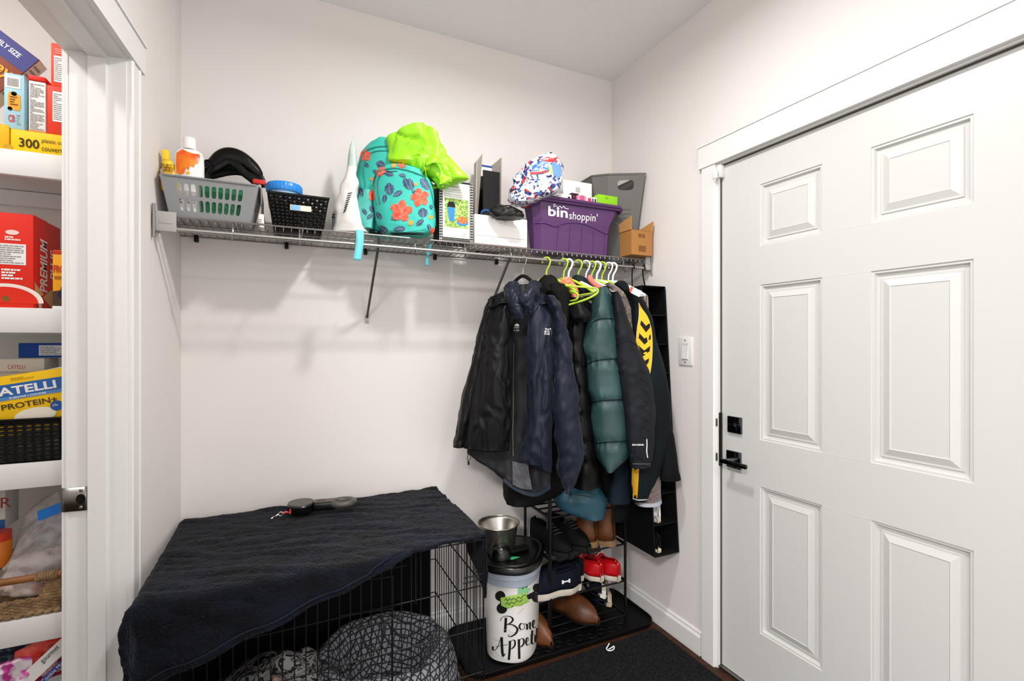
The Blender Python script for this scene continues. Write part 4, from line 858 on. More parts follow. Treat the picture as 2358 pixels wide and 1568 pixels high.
# ---- the coats behind, from left to right
blkc = mat('black_softshell', '#090909', .7, bump=(500, .15, .0006)); vestm = mat('black_puffer_nylon', '#090909', .38, bump=(60, .15, .002))
def coat(name, label, parts, cat='coat'):
    t = thing(name, label, cat, PD(*parts[0][3]) if len(parts[0]) > 3 else (0, 0, 0), 'coats on the rod'); gs = []
    for p in parts: gs.append(p[1]); obj(p[0], p[1], p[2], t)
    return t, bvh(*gs)
g = garment([(640,1252,1262), (648,1244,1275), (662,1246,1300), (690,1258,1311), (730,1276,1312), (800,1280,1325), (900,1265,1340), (1000,1200,1345), (1080,1166,1342), (1130,1162,1300), (1150,1164,1240)], 2.17, .10, 56, 70, folds(.012, 11, 5, 61, .4))
cl_ = pdpatch([[(1240,652,2.02),(1252,640,2.02),(1266,632,2.03)], [(1246,664,1.99),(1262,650,1.98),(1282,640,2.0)], [(1250,676,1.98),(1268,668,1.96),(1290,664,1.98)]], 20, 16, folds(.004, 20, 20, 4))
t, T_ = coat('black_coat', 'long black soft coat hanging right behind the shell jacket', [('body', g, blkc, (1250, 1140, 2.17)), ('collar', cl_, blkc)])
sl = garment([(655,1264,1300), (672,1262,1313), (700,1284,1312), (735,1292,1310), (760,1296,1306)], 2.0, .05, 36, 30, folds(.006, 14, 6, 3, .4)); obj('sleeve', sl, mat('black_knit', '#0f0e0d', .8), t); TT2 = bvh(sl)
for k in range(3): seam(TT2, [(1290+k*6, 668), (1292+k*5, 690), (1296+k*4, 720)], .0009, blk, t, 'seam_line', 12)
def quilt(seams, amp):
    def f(a, tt, p):
        z = p.z; k = min(range(len(seams)), key=lambda i: abs(seams[i]-z)); d = abs(seams[k]-z)
        return amp*(min(1, d/.035)**.55)+nz(p.x*22, p.y*22, z*9)*.006*min(1, d/.02)+abs(nz(p.x*60+p.z*8, p.y*60, z*14))*.013*max(0, 1-d/.06)
    return f
zs_ = [PD(1340, v, 2.0).z for v in (742, 790, 842, 900, 960, 1020, 1068)]
g = garment([(690,1308,1342), (704,1306,1356), (722,1306,1362), (738,1308,1352), (780,1309,1346), (840,1312,1350), (900,1315,1354), (960,1318,1361), (1010,1321,1366), (1060,1324,1372), (1112,1322,1377)], 2.10, .10, 60, 80, quilt(zs_, .012))
t, T_ = coat('puffer_vest', 'black quilted puffer vest between shell jacket and green puffer', [('body', g, vestm, (1345, 1110, 2.1))], 'vest')
for z, v in zip(zs_, (742, 790, 842, 900, 960, 1020, 1068)): seam(T_, [(1312, v), (1330, v-2), (1350, v-3)], .0016, blk, t, 'quilt_seam', 20)
fl_ = pdpatch([[(1308,702,1.99),(1326,690,1.97),(1344,706,1.97)], [(1318,730,1.97),(1340,720,1.95),(1361,722,1.96)], [(1326,744,1.98),(1342,742,1.96),(1353,742,1.97)]], 16, 16, folds(.004, 30, 30, 5)); obj('shoulder_flap', fl_, vestm, t, solid=.006)
g = garment([(700,1322,1356), (860,1326,1368), (1000,1322,1374), (1085,1304,1376), (1112,1288,1377), (1132,1281,1384), (1152,1280,1393), (1170,1300,1392), (1184,1345,1389)], 2.18, .075, 56, 70, quilt([PD(1330, v, 2.1).z for v in (1080, 1138)], .010))
tealc = mat('petrol_puffer', '#1c4656', .5, var=(5, '#215060'))
t, T_ = coat('petrol_coat', 'long petrol blue padded coat whose hem shows above the shoes', [('body', g, tealc, (1335, 1180, 2.18))])
seam(T_, [(1312,1139), (1340,1141), (1368,1147)], .0016, pm('#173440', .6), t, 'quilt_seam', 24); seam(T_, [(1312,1142), (1307,1160)], .0012, pm('#173440', .6), t, 'quilt_seam', 10)
# green puffer
zs_ = [PD(1400, v, 2.0).z for v in (736, 830, 922, 1019)]
g = garment([(668,1380,1397), (682,1372,1404), (700,1367,1411), (735,1357,1418), (770,1346,1428), (798,1341,1433), (832,1350,1437), (860,1351,1440), (890,1355,1443), (924,1364,1446), (960,1365,1449), (1019,1372,1453), (1044,1378,1446), (1060,1388,1428), (1071,1398,1412)], 2.10, .12, 72, 110, quilt(zs_, .009))
grn = mat('green_puffer_nylon', '#26413f', .45, var=(6, '#2f4f4f'), bump=(45, .12, .003))
t, T_ = coat('green_puffer', 'dark teal green puffer jacket with wide quilted bands', [('body', g, grn, (1400, 1070, 2.1))], 'jacket')
for pts in ([(1362,745),(1372,738),(1388,734),(1410,734)], [(1351,838),(1370,831),(1395,827),(1420,826)], [(1364,926),(1390,922),(1432,920)], [(1371,1021),(1400,1018),(1442,1016)]): seam(T_, pts, .0028, pm('#0d1c20', .6), t, 'quilt_seam', 36)
hd = garment([(636,1322,1336), (645,1316,1354), (658,1322,1366), (672,1330,1380), (684,1345,1384)], 2.14, .05, 32, 20, folds(.008, 16, 12, 6)); obj('hood', hd, mat('dark_green_lining', '#152123', .6), t)
# coral windbreaker
crl = mat('coral_nylon', '#f08866', .45, bump=(60, .1, .002))
g = garment([(640,1300,1312), (648,1290,1318), (656,1290,1326), (666,1298,1333), (676,1306,1333), (690,1318,1330)], 2.05, .04, 32, 22, folds(.010, 22, 18, 5, .5))
t, T_ = coat('coral_hood', 'coral windbreaker collar bunched under the hanger hooks', [('collar', g, crl, (1310, 690, 2.05))], 'jacket')
seam(T_, [(1303,662), (1309,652), (1317,650)], .0012, pm('#a04a38', .6), t, 'seam_line', 14)
g = garment([(634,1355,1362), (642,1353,1367), (650,1357,1374), (658,1366,1386), (668,1380,1396)], 2.05, .015, 24, 22, folds(.005, 24, 20, 9))
t, T_ = coat('coral_strap', 'coral pink sleeve strip hanging over the charcoal jacket shoulder', [('strip', g, mat('coral_pink', '#e8786e', .5), (1375, 668, 2.05))], 'jacket')
# charcoal ski jacket with a long sleeve in front
chc = mat('charcoal_shell', '#1c1e23', .6, bump=(600, .12, .0005), var=(6, '#17191d'))
g = garment([(664,1380,1412), (676,1384,1424), (700,1396,1440), (760,1408,1456), (860,1418,1480), (1000,1430,1492), (1040,1432,1490)], 2.18, .10, 48, 50, folds(.006, 9, 4, 71, .3))
sl = garment([(674,1410,1424), (688,1412,1430), (726,1415,1442), (768,1418,1459), (802,1420,1472), (837,1422,1486), (871,1426,1498), (920,1431,1506), (947,1434,1510), (987,1438,1508), (1041,1445,1503), (1072,1449,1498)], 2.01, .055, 48, 90, folds(.007, 12, 7, 83, .55))
t, T_ = coat('charcoal_jacket', 'charcoal jacket with a long straight sleeve and small white print', [('body', g, chc, (1450, 1060, 2.1)), ('sleeve', sl, chc)], 'jacket')
T_ = bvh(sl)
surf_text(T_, 'BENCHMARK', 1456, 1026, 4, 27, white, t, off=.02)
stroke(T_, [(1489,1010),(1489.5,1022),(1489,1040),(1491,1054)], 2, white, t, 'reflective_piping', n=20)
decal(T_, [(1446,1040),(1482,1042),(1482,1063),(1447,1063)], mat('cuff_velcro', '#17191f', .9), t, 'cuff_tab'); decal(T_, [(1449,1065),(1497,1066),(1497,1071),(1449,1071)], mat('cuff_edge', '#4a4b50', .6), t, 'cuff_edge')
seam(T_, [(1420,795), (1436,786), (1450,786), (1466,795)], .0012, pm('#15161a', .6), t, 'seam_line', 24); seam(T_, [(1412,680), (1414,740), (1418,790)], .0016, pm('#0f1014', .6), t, 'seam_line', 24)
for k in range(8): seam(T_, [(1474+k*.8, 850+k*22), (1482+k*.9, 857+k*22), (1490+k*.8, 860+k*22)], .0009, chc, t, 'sleeve_wrinkle', 8, l=.0012)
# fleece
flm = mat('taupe_fleece', '#8b7a72', .95, bump=(220, 1.0, .006), var=(90, '#5d5049'), sheen=.4)
g = garment([(655,1394,1412), (666,1400,1428), (682,1412,1444), (702,1428,1452), (724,1438,1456), (760,1444,1460), (900,1445,1490), (1040,1458,1515), (1094,1468,1520), (1140,1464,1522), (1156,1462,1523)], 2.13, .07, 44, 60, folds(.006, 20, 14, 12, .5))
t, T_ = coat('fleece_jacket', 'taupe fleece jacket between charcoal jacket and yellow striped jersey', [('body', g, flm, (1470, 1155, 2.13))], 'jacket')
hb = garment([(1148,1466,1523), (1156,1465,1524)], 2.125, .072, 44, 6); obj('hem_band', hb, mat('pale_knit_hem', '#b9bac6', .9, bump=(300, .5, .002)), t)
# yellow striped track jacket
jer = mat('dark_track_knit', '#0c1012', .75, var=(4, '#0d1c21', .35, .7)); yl = mat('yellow_knit', '#f0bd12', .6); 
g = garment([(670,1441,1450), (688,1450,1480), (712,1452,1494), (740,1453,1506), (785,1455,1513), (836,1460,1527), (888,1465,1538), (947,1462,1545), (1000,1458,1542), (1041,1454,1534), (1086,1452,1521), (1121,1452,1506), (1149,1457,1492)], 2.085, .055, 60, 90, folds(.006, 9, 4, 93, .3))
c_ = garment([(649,1420,1440), (656,1414,1446), (666,1424,1450), (676,1436,1456), (690,1444,1460)], 2.12, .045, 36, 20, folds(.004, 20, 16, 3))
t, T_ = coat('track_jacket', 'black track jacket with yellow chevron side panel', [('body', g, jer, (1500, 1150, 2.08)), ('collar', c_, jer)], 'jacket'); T_ = bvh(g)
pan = [(1470.7,697),(1478,711),(1489,726.4),(1495.6,742),(1500,761),(1501.7,785),(1501.7,811),(1500,836.6),(1495,866),(1489.6,848.7),(1480,819),(1471.5,802),(1465.5,788.4),(1467,759),(1470.7,733),(1471.5,712.7)]
decal(T_, pan, yl, t, 'yellow_panel', l=.0012, rings=6); seam(T_, pan+[pan[0]], .0007, pm('#efe4b0', .6), t, 'panel_piping', 90, l=.0012)
ck = pm('#1a1712', .7)
for k, pts in enumerate(([(895,680),(908,622),(970,698),(1004,672),(1024,668),(1020,722),(972,785)], [(876,860),(884,795),(950,868),(1032,815),(1032,872),(952,948)], [(868,955),(948,1028),(1026,965),(1020,1035),(934,1105),(912,1075)], [(950,1172),(1010,1130),(1008,1175),(975,1228)])):
    q = [(1320+x/5.807, 630+y/5.807) for x, y in pts]
    P = [hit(T_, u, v, .0024) for u, v in q]
    if k < 3 and all(p is not None for p in P):
        n_ = len(P); h_ = 3 if k != 2 else 3
        obj('chevron', G().add(P, [tuple(range(n_))]), ck, t, smooth=False)
    elif all(p is not None for p in P): obj('chevron', G().add(P, [tuple(range(len(P)))]), ck, t, smooth=False)
decal(T_, [(1456,1072),(1472,1072),(1470,1110),(1468,1147),(1458,1146),(1455,1110)], mat('yellow_stripe', '#d9a21a', .6), t, 'yellow_stripe', rings=4)
stroke(T_, [(1457,1147),(1470,1151),(1490,1150)], 2.5, pm('#c9cbd2', .7), t, 'white_hem', n=20)
seam(T_, [(1479,1074), (1480,1110), (1483,1148)], .0012, pm('#10181c', .7), t, 'seam_line', 16); seam(T_, [(1458,692), (1456,730), (1455,770)], .0012, pm('#0d0d0e', .7), t, 'seam_line', 16)
tg = flatdecal([(1458,662),(1478,670),(1472,684),(1452,674)], 2.0, white, t, 'price_tag'); flatdecal([(1452,660),(1458,662),(1453,674),(1449,671)], 1.998, pm('#e0492c', .5), t, 'red_tag_edge')
# lower pieces that show under the front row
g = garment([(980,1528,1546), (1010,1527,1553), (1050,1524,1560), (1085,1521,1564), (1103,1520,1567)], 2.09, .035, 36, 30, folds(.005, 16, 5, 7))
coat('navy_sleeve_coat', 'dark navy coat whose cuff shows right of the track jacket', [('sleeve', g, mat('midnight_cotton', '#090c10', .8), (1545, 1100, 2.09)), ('cuff', garment([(1092,1520,1566), (1104,1520,1568)], 2.085, .037, 36, 6), mat('midnight_cuff', '#07090c', .9))])
g = garment([(700,1400,1450), (900,1398,1462), (1040,1404,1452), (1080,1410,1452), (1120,1405,1453), (1154,1400,1453)], 2.20, .05, 44, 50, folds(.007, 12, 5, 17))
coat('slate_coat', 'slate blue cotton coat hem beside the yellow stripe', [('body', g, mat('slate_cotton', '#161e28', .8, var=(6, '#1d2833')), (1425, 1155, 2.2))])
g = garment([(720,1385,1450), (1000,1376,1470), (1120,1378,1470), (1196,1384,1452)], 2.29, .04, 40, 40, folds(.006, 10, 4, 27))
coat('dark_gap_fill', 'added black cloth form filling the shadowed gap above the boots', [('body', g, blkc, (1415, 1195, 2.29))])  # black form added as dark fill where only rack and shadow lie

# ---- hanging shoe organiser
orgm = mat('black_canvas', '#050506', .85, bump=(600, .3, .0008)); orge = mat('black_binding', '#0d0d0f', .7)
ho = thing('hanging_organizer', 'tall black hanging shoe organiser by the right wall', 'organizer', (1.52, 1.80, .40))
OT, OB, N_ = 1.578, .392, 9
def ofr(z): k = (OT-z)/(OT-OB); return 1.735-.087*k
def op(x, dy, z): return V((x, ofr(z)+dy, z))
OX0, OX1, OD = 1.452, 1.586, .29
for nm, q in (('side_panel', [op(OX0, 0, OB), op(OX0, OD, OB), op(OX0, OD, OT), op(OX0, 0, OT)]), ('side_panel', [op(OX1, 0, OB), op(OX1, OD, OB), op(OX1, OD, OT), op(OX1, 0, OT)]), ('back_panel', [op(OX0, OD, OB), op(OX1, OD, OB), op(OX1, OD, OT), op(OX0, OD, OT)])):
    obj(nm, G().quad(*q), orgm, ho, smooth=False, solid=.004)
for k in range(N_+1):
    z = OB+(OT-OB)*k/N_; s_ = obj('shelf_panel', G().quad(op(OX0, 0, z), op(OX1, 0, z), op(OX1, OD, z), op(OX0, OD, z)), orgm, ho, smooth=False, solid=.004)
    obj('binding', G().tube([op(OX0, -.001, z), op(OX1, -.001, z)], .0028, 6), orge if k < N_ else orgm, s_)
obj('binding', G().tube([op(OX0, 0, OT), op(OX0, 0, OB)], .003, 6), orge, ho); obj('binding', G().tube([op(OX1, 0, OT), op(OX1, 0, OB)], .003, 6), orge, ho)
for dx in (-.04, .04):
    obj('hook_strap', G().tube(curve([V((1.52+dx, ofr(OT)+.1, OT)), V((1.52+dx*.8, RODY+.008, 1.65)), V((1.52+dx*.8, RODY, RODZ+.012)), V((1.52+dx*.8, RODY-.010, RODZ-.01))], 16), .004, 6, flat=.5), orge, ho)
# ================================================================== dog crate and what lies on it
cw = mat('black_crate_wire', '#0b0b0b', .4, metal=.3)
X0, X1, Y0, Y1, ZB, ZT = -.310, .600, 1.512, 2.085, .03, .665
cr = thing('dog_crate', 'black folding wire dog crate with door latch', 'crate', ((X0+X1)/2, (Y0+Y1)/2, 0))
hz_ = [.08, .224, .370, .512, ZT]
def wires(name, P0, P1, n, lab=None):
    g = G()
    for i in range(n+1):
        p = V(P0)+(V(P1)-V(P0))*i/n; g.tube([p+UP*ZB, p+UP*ZT], .0017, 5)
    obj(name, g, cw, cr)
    for z in hz_: obj('cross_wire', G().tube([V(P0)+UP*z, V(P1)+UP*z], .0023, 6), cw, cr)
wires('front_wires', (X0, Y0, 0), (X1, Y0, 0), 30); wires('right_wires', (X1, Y0, 0), (X1, Y1, 0), 18); wires('back_wires', (X0, Y1, 0), (X1, Y1, 0), 30); wires('left_wires', (X0, Y0, 0), (X0, Y1, 0), 18)
g = G()
for i in range(19): y = Y0+(Y1-Y0)*i/18; g.tube([(X0, y, ZT), (X1, y, ZT)], .0017, 5)
obj('top_wires', g, cw, cr)
for (x, y) in ((X0, Y0), (X1, Y0), (X0, Y1), (X1, Y1)): obj('corner_wire', G().tube([(x, y, .012), (x, y, ZT+.002)], .0030, 6), cw, cr)
def cf(u, v, dy=-.004): return PY(u, v, Y0+dy)
lt = obj('latch', G().tube([cf(804, 1451), cf(866, 1436), cf(884, 1430), cf(927, 1419)], .0026, 8), cw, cr)
obj('latch_handle', G().tube(curve([cf(884, 1430, -.008), cf(883, 1455, -.014), cf(876, 1486, -.02), cf(861, 1498, -.022), cf(846, 1488, -.018), cf(838, 1474, -.014), cf(837, 1466, -.012)], 30), .003, 8), cw, lt)
for a, b in (((846, 1339), (907, 1327)), ((804, 1352), (936, 1301)), ((858, 1347), (907, 1327)), ((1068, 1332), (1109, 1322)), ((1066, 1345), (1109, 1336))):
    pass
for a, b in (((780, 1343), (907, 1327)), ((880, 1314), (936, 1301)), ((1068, 1331), (1110, 1322)), ((1066, 1344), (1110, 1334)), ((780, 1418), (906, 1401))):
    obj('hinge_wire', G().tube([cf(*a), cf(*b)], .0021, 6), cw, cr)
obj('door_edge_wire', G().tube([cf(904, 1325), cf(904, 1568), V((cf(904, 1500).x, Y0-.004, .06))], .0024, 6), cw, cr); obj('door_edge_wire', G().tube([cf(957, 1266), cf(957, 1390)], .0024, 6), cw, cr)
obj('base_pan', G().rbox(((X0+X1)/2, (Y0+Y1)/2, .022), (X1-X0-.012, Y1-Y0-.012, .018), .006), bp, cr, label='black plastic base pan')
# fleece blanket thrown over the crate
TXL, TXR, TYF, TYB, TTZ = X0-.022, X1+.008, Y0-.020, Y1+.018, ZT+.012
towel = mat('navy_plush', '#05060a', .9, bump=(150, 1.0, .008), var=(14, '#0c1220', .35, .7), sheen=.06)
def drop(x):
    k = (.36-x)/(.36-X0); return max(.0, .215*k) if k < 1 else .215+.05*(k-1)
NU, NV = 210, 150; SXL = TXL-.24
def tw(a, b):
    sx = SXL+(TXR-SXL)*a; d = drop(sx) if sx < .36 else -.018*min(1, (sx-.36)/.1)
    s0 = TYF-d; sy = TYB+(s0-TYB)*b
    ox = max(0, TXL-sx); oy = max(0, TYF-sy); r = .022
    x = max(sx, TXL); y = max(sy, TYF); z = TTZ; dn = math.hypot(ox, oy)
    if dn > 0:
        k = min(1, dn/r); out = r*math.sin(k*math.pi/2); z -= r*(1-math.cos(k*math.pi/2))+max(0, dn-r*.7)*(.97 if not (ox and oy) else .80)
        fl = .010*math.sin(sx*34+sy*6)*min(1, dn/.1)+.012*nz(sx*9, sy*9, 3)*min(1, dn/.08)
        wx, wy = ox/dn, oy/dn; cor = min(ox, oy)/dn*.05
        x -= wx*(out+fl*.6+cor*.6)*.7; y -= wy*(out+fl+cor)
    p = V((x, y, z)); q = V((sx*6, sy*6, 0))
    wr = (abs(nz(sx*5+3, sy*16+sx*5, 1))*.014+nz(sx*40, sy*40, 2)*.0022+nz(sx*90, sy*90, 5)*.0016)
    p += UP*wr if dn == 0 else V((-.4*wr if ox else 0, -wr if oy else 0, wr*.2))
    return p
bl = thing('crate_blanket', 'dark navy plush blanket draped over the dog crate', 'blanket', (.1, 1.8, ZT))
tg_ = G().grid(tw, NU, NV); obj('plush_sheet', tg_, towel, bl, solid=.010, ang=60, offset=1)
obj('hem_seam', G().tube([tw(i/120, .965)+V((0, -.012, 0)) for i in range(8, 92)], .0022, 6), mat('navy_binding', '#161a26', .8), bl)
side = patch([[V((X1+.012, 1.522+i*.085, ZT+.010)) for i in range(5)], [V((X1+.016+.004*(i % 2), 1.522+i*.085, ZT-.10*(1-i/4.4))) for i in range(5)], [V((X1+.014+.005*(i % 2), 1.524+i*.085, ZT-.205*(1-i/4.2))) for i in range(5)]], 40, 24, folds(.005, 12, 8, 4)); obj('side_drop', side, towel, bl, solid=.008)
bkd = G().box(X0+.01, X1-.03, Y1-.026, Y1-.018, .06, ZT); obj('back_drop', bkd, mat('crate_back_cloth', '#0b0c10', .95, bump=(90, .4, .004)), bl, smooth=False)
obj('left_drop', G().box(X0+.012, X0+.018, Y0+.03, Y1-.03, .06, ZT), mat('crate_side_cloth', '#0b0c10', .95), bl, smooth=False)
# bedding
hc = mat('grey_pebble_plush', '#8f9297', .9); nt = hc.node_tree; n = nt.nodes; L = nt.links
tc = n.new('ShaderNodeTexCoord'); mp = n.new('ShaderNodeMapping'); mp.inputs['Rotation'].default_value = (0, 0, .7); L.new(tc.outputs['Object'], mp.inputs[0])
vo = n.new('ShaderNodeTexVoronoi'); vo.feature = 'DISTANCE_TO_EDGE'; vo.inputs['Scale'].default_value = 52; vo.inputs['Randomness'].default_value = .22; L.new(mp.outputs[0], vo.inputs['Vector'])
rp = n.new('ShaderNodeValToRGB'); rp.color_ramp.elements[0].position = .05; rp.color_ramp.elements[0].color = C('#1a1c22'); rp.color_ramp.elements[1].position = .16; rp.color_ramp.elements[1].color = C('#85888e'); L.new(vo.outputs['Distance'], rp.inputs[0]); L.new(rp.outputs[0], n['Principled BSDF'].inputs['Base Color'])
bu = n.new('ShaderNodeBump'); bu.inputs['Strength'].default_value = .8; bu.inputs['Distance'].default_value = .012; L.new(rp.outputs[0], bu.inputs['Height']); L.new(bu.outputs[0], n['Principled BSDF'].inputs['Normal'])
def bed(a, b):
    x = .07+.505*a; y = 1.55+.49*b
    e = math.hypot((x-.325)/.25, (y-1.80)/.245); rim_ = math.exp(-((e-.82)/.26)**2)
    h = .05+.165*rim_ if e < .82 else .05+.165*max(0, 1-((e-.82)/.34)**2)
    return V((x, y, .035+max(0, h-.02)+.012*nz(x*14, y*14)))
b_ = thing('pet_bed', 'grey pebble textured plush pet bed inside the crate', 'pet bed', (.31, 1.80, .03)); obj('bolster', G().grid(bed, 80, 70), hc, b_); obj('base', G().rbox((.325, 1.80, .042), (.49, .47, .02), .009), mat('bed_base', '#55585e', .9), b_)
lp_ = mat('animal_print', '#8d8a86', .9, bump=(30, .2, .004)); nt = lp_.node_tree; n = nt.nodes; L = nt.links
tc = n.new('ShaderNodeTexCoord'); vo = n.new('ShaderNodeTexNoise'); vo.inputs['Scale'].default_value = 22; vo.inputs['Detail'].default_value = 2.5; vo.inputs['Distortion'].default_value = 1.4; L.new(tc.outputs['Object'], vo.inputs['Vector'])
rp = n.new('ShaderNodeValToRGB'); rp.color_ramp.interpolation = 'CONSTANT'; e = rp.color_ramp.elements; e[0].color = C('#15151b'); e[1].position = .43; e[1].color = C('#8f8d8c')
q = e.new(.57); q.color = C('#15151b'); q = e.new(.64); q.color = C('#a09a94'); L.new(vo.outputs['Fac'], rp.inputs[0]); L.new(rp.outputs[0], n['Principled BSDF'].inputs['Base Color'])
def bl2(a, b):
    x = -.285+.50*a; y = 1.545+.44*b; h = .06+.17*math.sin(math.pi*min(1, a*1.05))**.7*math.sin(math.pi*min(1, b))**.5
    return V((x, y, .035+h+.07*(abs(nz(x*7, y*7, 2))-.1)*math.sin(math.pi*a)**.5+.03*nz(x*15, y*15, 7)))
t = thing('printed_blanket', 'crumpled grey and black animal print blanket inside the crate', 'blanket', (-.08, 1.77, .03)); obj('folds', G().grid(bl2, 90, 80), lp_, t, solid=.006)
g = G().grid(lambda a, b: bl2(.50+a*.34, .02+b*.28)+V((0, -.004, .012+.02*math.sin(math.pi*a)*math.sin(math.pi*b)+.01*nz(a*6, b*6))), 30, 24); obj('pink_underside', g, mat('dusty_pink_cloth', '#a58a82', .9, var=(20, '#8b6f69')), t, solid=.004)
# retractable leash
t = thing('retractable_leash', 'black retractable dog leash lying on the blanket', 'leash', PZ(720, 1180, .70))
c0 = PZ(693, 1158, .722); LX = (PZ(770, 1152, .722)-c0).normalized(); LY = UP.cross(LX); lz = .690
gm = mat('leash_black_plastic', '#090909', .3); gm2 = mat('leash_grey_face', '#4b4743', .4)
obj('housing', G().lathe([(.001, 0), (.044, 0), (.048, .006), (.048, .028), (.044, .033)], V((c0.x, c0.y, lz)), 40), gm, t); obj('face_disc', G().lathe([(.046, .032), (.045, .036), (.001, .0365)], V((c0.x, c0.y, lz)), 40), gm2, t)
Mx = Matrix((LX, LY, UP)).transposed(); cl = V((c0.x, c0.y, lz))
obj('grip_body', G().rbox(cl+LX*.085+UP*.018, (.080, .046, .030), .007, Mx, 3), gm, t); obj('grip_top', G().rbox(cl+LX*.083+UP*.034, (.074, .036, .005), .002, Mx), gm2, t)
lp2 = [cl+LX*(.150+.038*math.cos(a))+LY*(.030*math.sin(a))+UP*.022 for a in [2*math.pi*k/32 for k in range(32)]]; obj('handle_loop', G().tube(lp2, .013, 10, closed=True, flat=1.0), gm2, t)
obj('brake_button', G().rbox(cl+LX*.072+UP*.036, (.03, .014, .006), .0028, Mx), mat('button_brown', '#4a2a22', .4), t)
rdm = mat('leash_red', '#d8453c', .5); nose = cl-LX*.030-LY*.036+UP*.012
obj('red_stop', G().tube([nose+UP*.012, nose-UP*.006], .004, 8), rdm, t); w_ = [nose-LX*.006, nose-LX*.016-LY*.004+UP*.004, nose-LX*.024-LY*.010]; obj('red_webbing', G().tube(curve(w_, 8), .005, 8, flat=.5), rdm, t)
ch_ = mat('chrome_clip', '#d8d8da', .15, metal=1); e0 = w_[-1]; obj('clip_ring', G().tube([e0+LX*(-.007+.007*math.cos(a))+UP*(.007*math.sin(a)) for a in [2*math.pi*k/16 for k in range(16)]], .0016, 6, closed=True), ch_, t)
obj('snap_hook', G().tube(curve([e0-LX*.012, e0-LX*.024-LY*.008-UP*.004, e0-LX*.034-LY*.018-UP*.008, e0-LX*.038-LY*.026-UP*.008], 14), [.0025+.0015*math.sin(k) for k in range(15)], 8), ch_, t)

# ================================================================== boot tray, rug
tr = thing('boot_tray', 'black rubber boot tray with raised rim and scroll pattern', 'tray', (1.12, 1.95, 0))
TX0, TX1, TY0, TY1 = .665, 1.572, 1.782, 2.125; rub = mat('black_rubber', '#070708', .55, bump=(90, .25, .002), var=(12, '#0c0b0c'))
def rr_(x0, x1, y0, y1, r, z, n=6):
    P = []
    for cx, cy, a0 in ((x1-r, y0+r, -math.pi/2), (x1-r, y1-r, 0), (x0+r, y1-r, math.pi/2), (x0+r, y0+r, math.pi)):
        for k in range(n+1): a = a0+math.pi/2*k/n; P.append(V((cx+r*math.cos(a), cy+r*math.sin(a), z)))
    return P
A = [rr_(TX0-d, TX1+d*.3, TY0-d, TY1+d*.5, .07, z) for d, z in ((0, .001), (.012, .006), (.016, .024), (.012, .026), (.004, .012), (-.006, .007))]
g = G(); m_ = len(A[0]); g.add([p for r in A for p in r], [(k*m_+i, k*m_+(i+1) % m_, (k+1)*m_+(i+1) % m_, (k+1)*m_+i) for k in range(len(A)-1) for i in range(m_)]+[tuple((len(A)-1)*m_+i for i in range(m_)), tuple(range(m_-1, -1, -1))])
obj('tray_body', g, rub, tr)
emb = mat('raised_rubber', '#141314', .5)
for k in range(17):
    cx, cy, s = TX0+.30+.055*(k % 9)+.02*(k//9), TY0+.045+.07*(k//9), (1 if k % 2 else -1)
    P = [V((cx+(.006+.0022*j)*math.cos(s*j*.62)*1.0, cy+(.006+.0022*j)*math.sin(s*j*.62), .010)) for j in range(11)]; obj('raised_scroll', G().tube(curve(P, 22), .0022, 5), emb, tr)
def rug_(a, b):
    x = .40+1.135*a; y = .30+(1.735+.02*(x-1.1)-.30)*b; return V((x, y, .014+.0045*nz(x*60, y*60, 1)+.003*nz(x*150, y*150, 3)+.0022*random.uniform(-1, 1)))
rugm = mat('black_rug_pile', '#050506', .97, var=(160, '#262529', .44, .68), bump=(420, .9, .006), sheen=.02)
t = thing('door_mat', 'black tufted door mat on the floor before the entry door', 'rug', (.97, 1.05, 0))
obj('pile', G().grid(rug_, 230, 260), rugm, t, ang=80); obj('backing', G().box(.395, 1.54, .295, 1.733, .001, .011), mat('rug_backing', '#0d0c0d', .9), t, smooth=False)
t = thing('plastic_clip', 'small white plastic ring clip on the mat edge', 'clip', PZ(1404, 1490, .02)); p = PZ(1403, 1494, .022); dx = RT*.020
pts = [p+RT*a+FW*b+UP*c for a, b, c in ((-.012, .002, 0), (-.008, -.012, .001), (.006, -.014, .002), (.019, -.004, .003), (.022, .012, .004), (.012, .006, .002), (-.004, -.004, 0))]
obj('loop', G().tube(curve(pts, 30), .0028, 6, flat=.7), whitep, t); obj('bar', G().tube([p+RT*-.012+FW*.002, p+RT*.006+FW*.03+UP*.004], .0026, 6), whitep, t)

# ================================================================== dog food bin
fb = thing('food_bin', 'tall white pet food bin with black script lettering and black lid', 'bin', (.905, 1.93, .01))
LA = V((.60, .80, 0)).normalized(); SA = V((LA.y, -LA.x, 0)); bc = V((.902, 1.925, 0))
def sup(a, n=2.6): 
    c_, s_ = math.cos(a), math.sin(a); k = (abs(c_)**n+abs(s_)**n)**(-1/n); return c_*k, s_*k
def bring(z, la, sb, n=72, c=bc): return [c+LA*(la*sup(2*math.pi*k/n)[0])+SA*(sb*sup(2*math.pi*k/n)[1])+UP*z for k in range(n)]
def shellr(rings, g=None, capb=False, capt=False):
    g = g or G(); n = len(rings[0]); g.add([p for r in rings for p in r], [(k*n+i, k*n+(i+1) % n, (k+1)*n+(i+1) % n, (k+1)*n+i) for k in range(len(rings)-1) for i in range(n)]+([tuple(range(n-1, -1, -1))] if capb else [])+([tuple((len(rings)-1)*n+i for i in range(n))] if capt else [])); return g
wbm = mat('white_bin_plastic', '#edebe8', .3, var=(7, '#e2dcd6', .45, .8), coat=.2); gbm = mat('grey_bin_collar', '#a4adba', .3)
body = shellr([bring(.012, .135, .098), bring(.016, .143, .105), bring(.05, .146, .107), bring(.335, .158, .115)], capb=True); obj('body', body, wbm, fb)
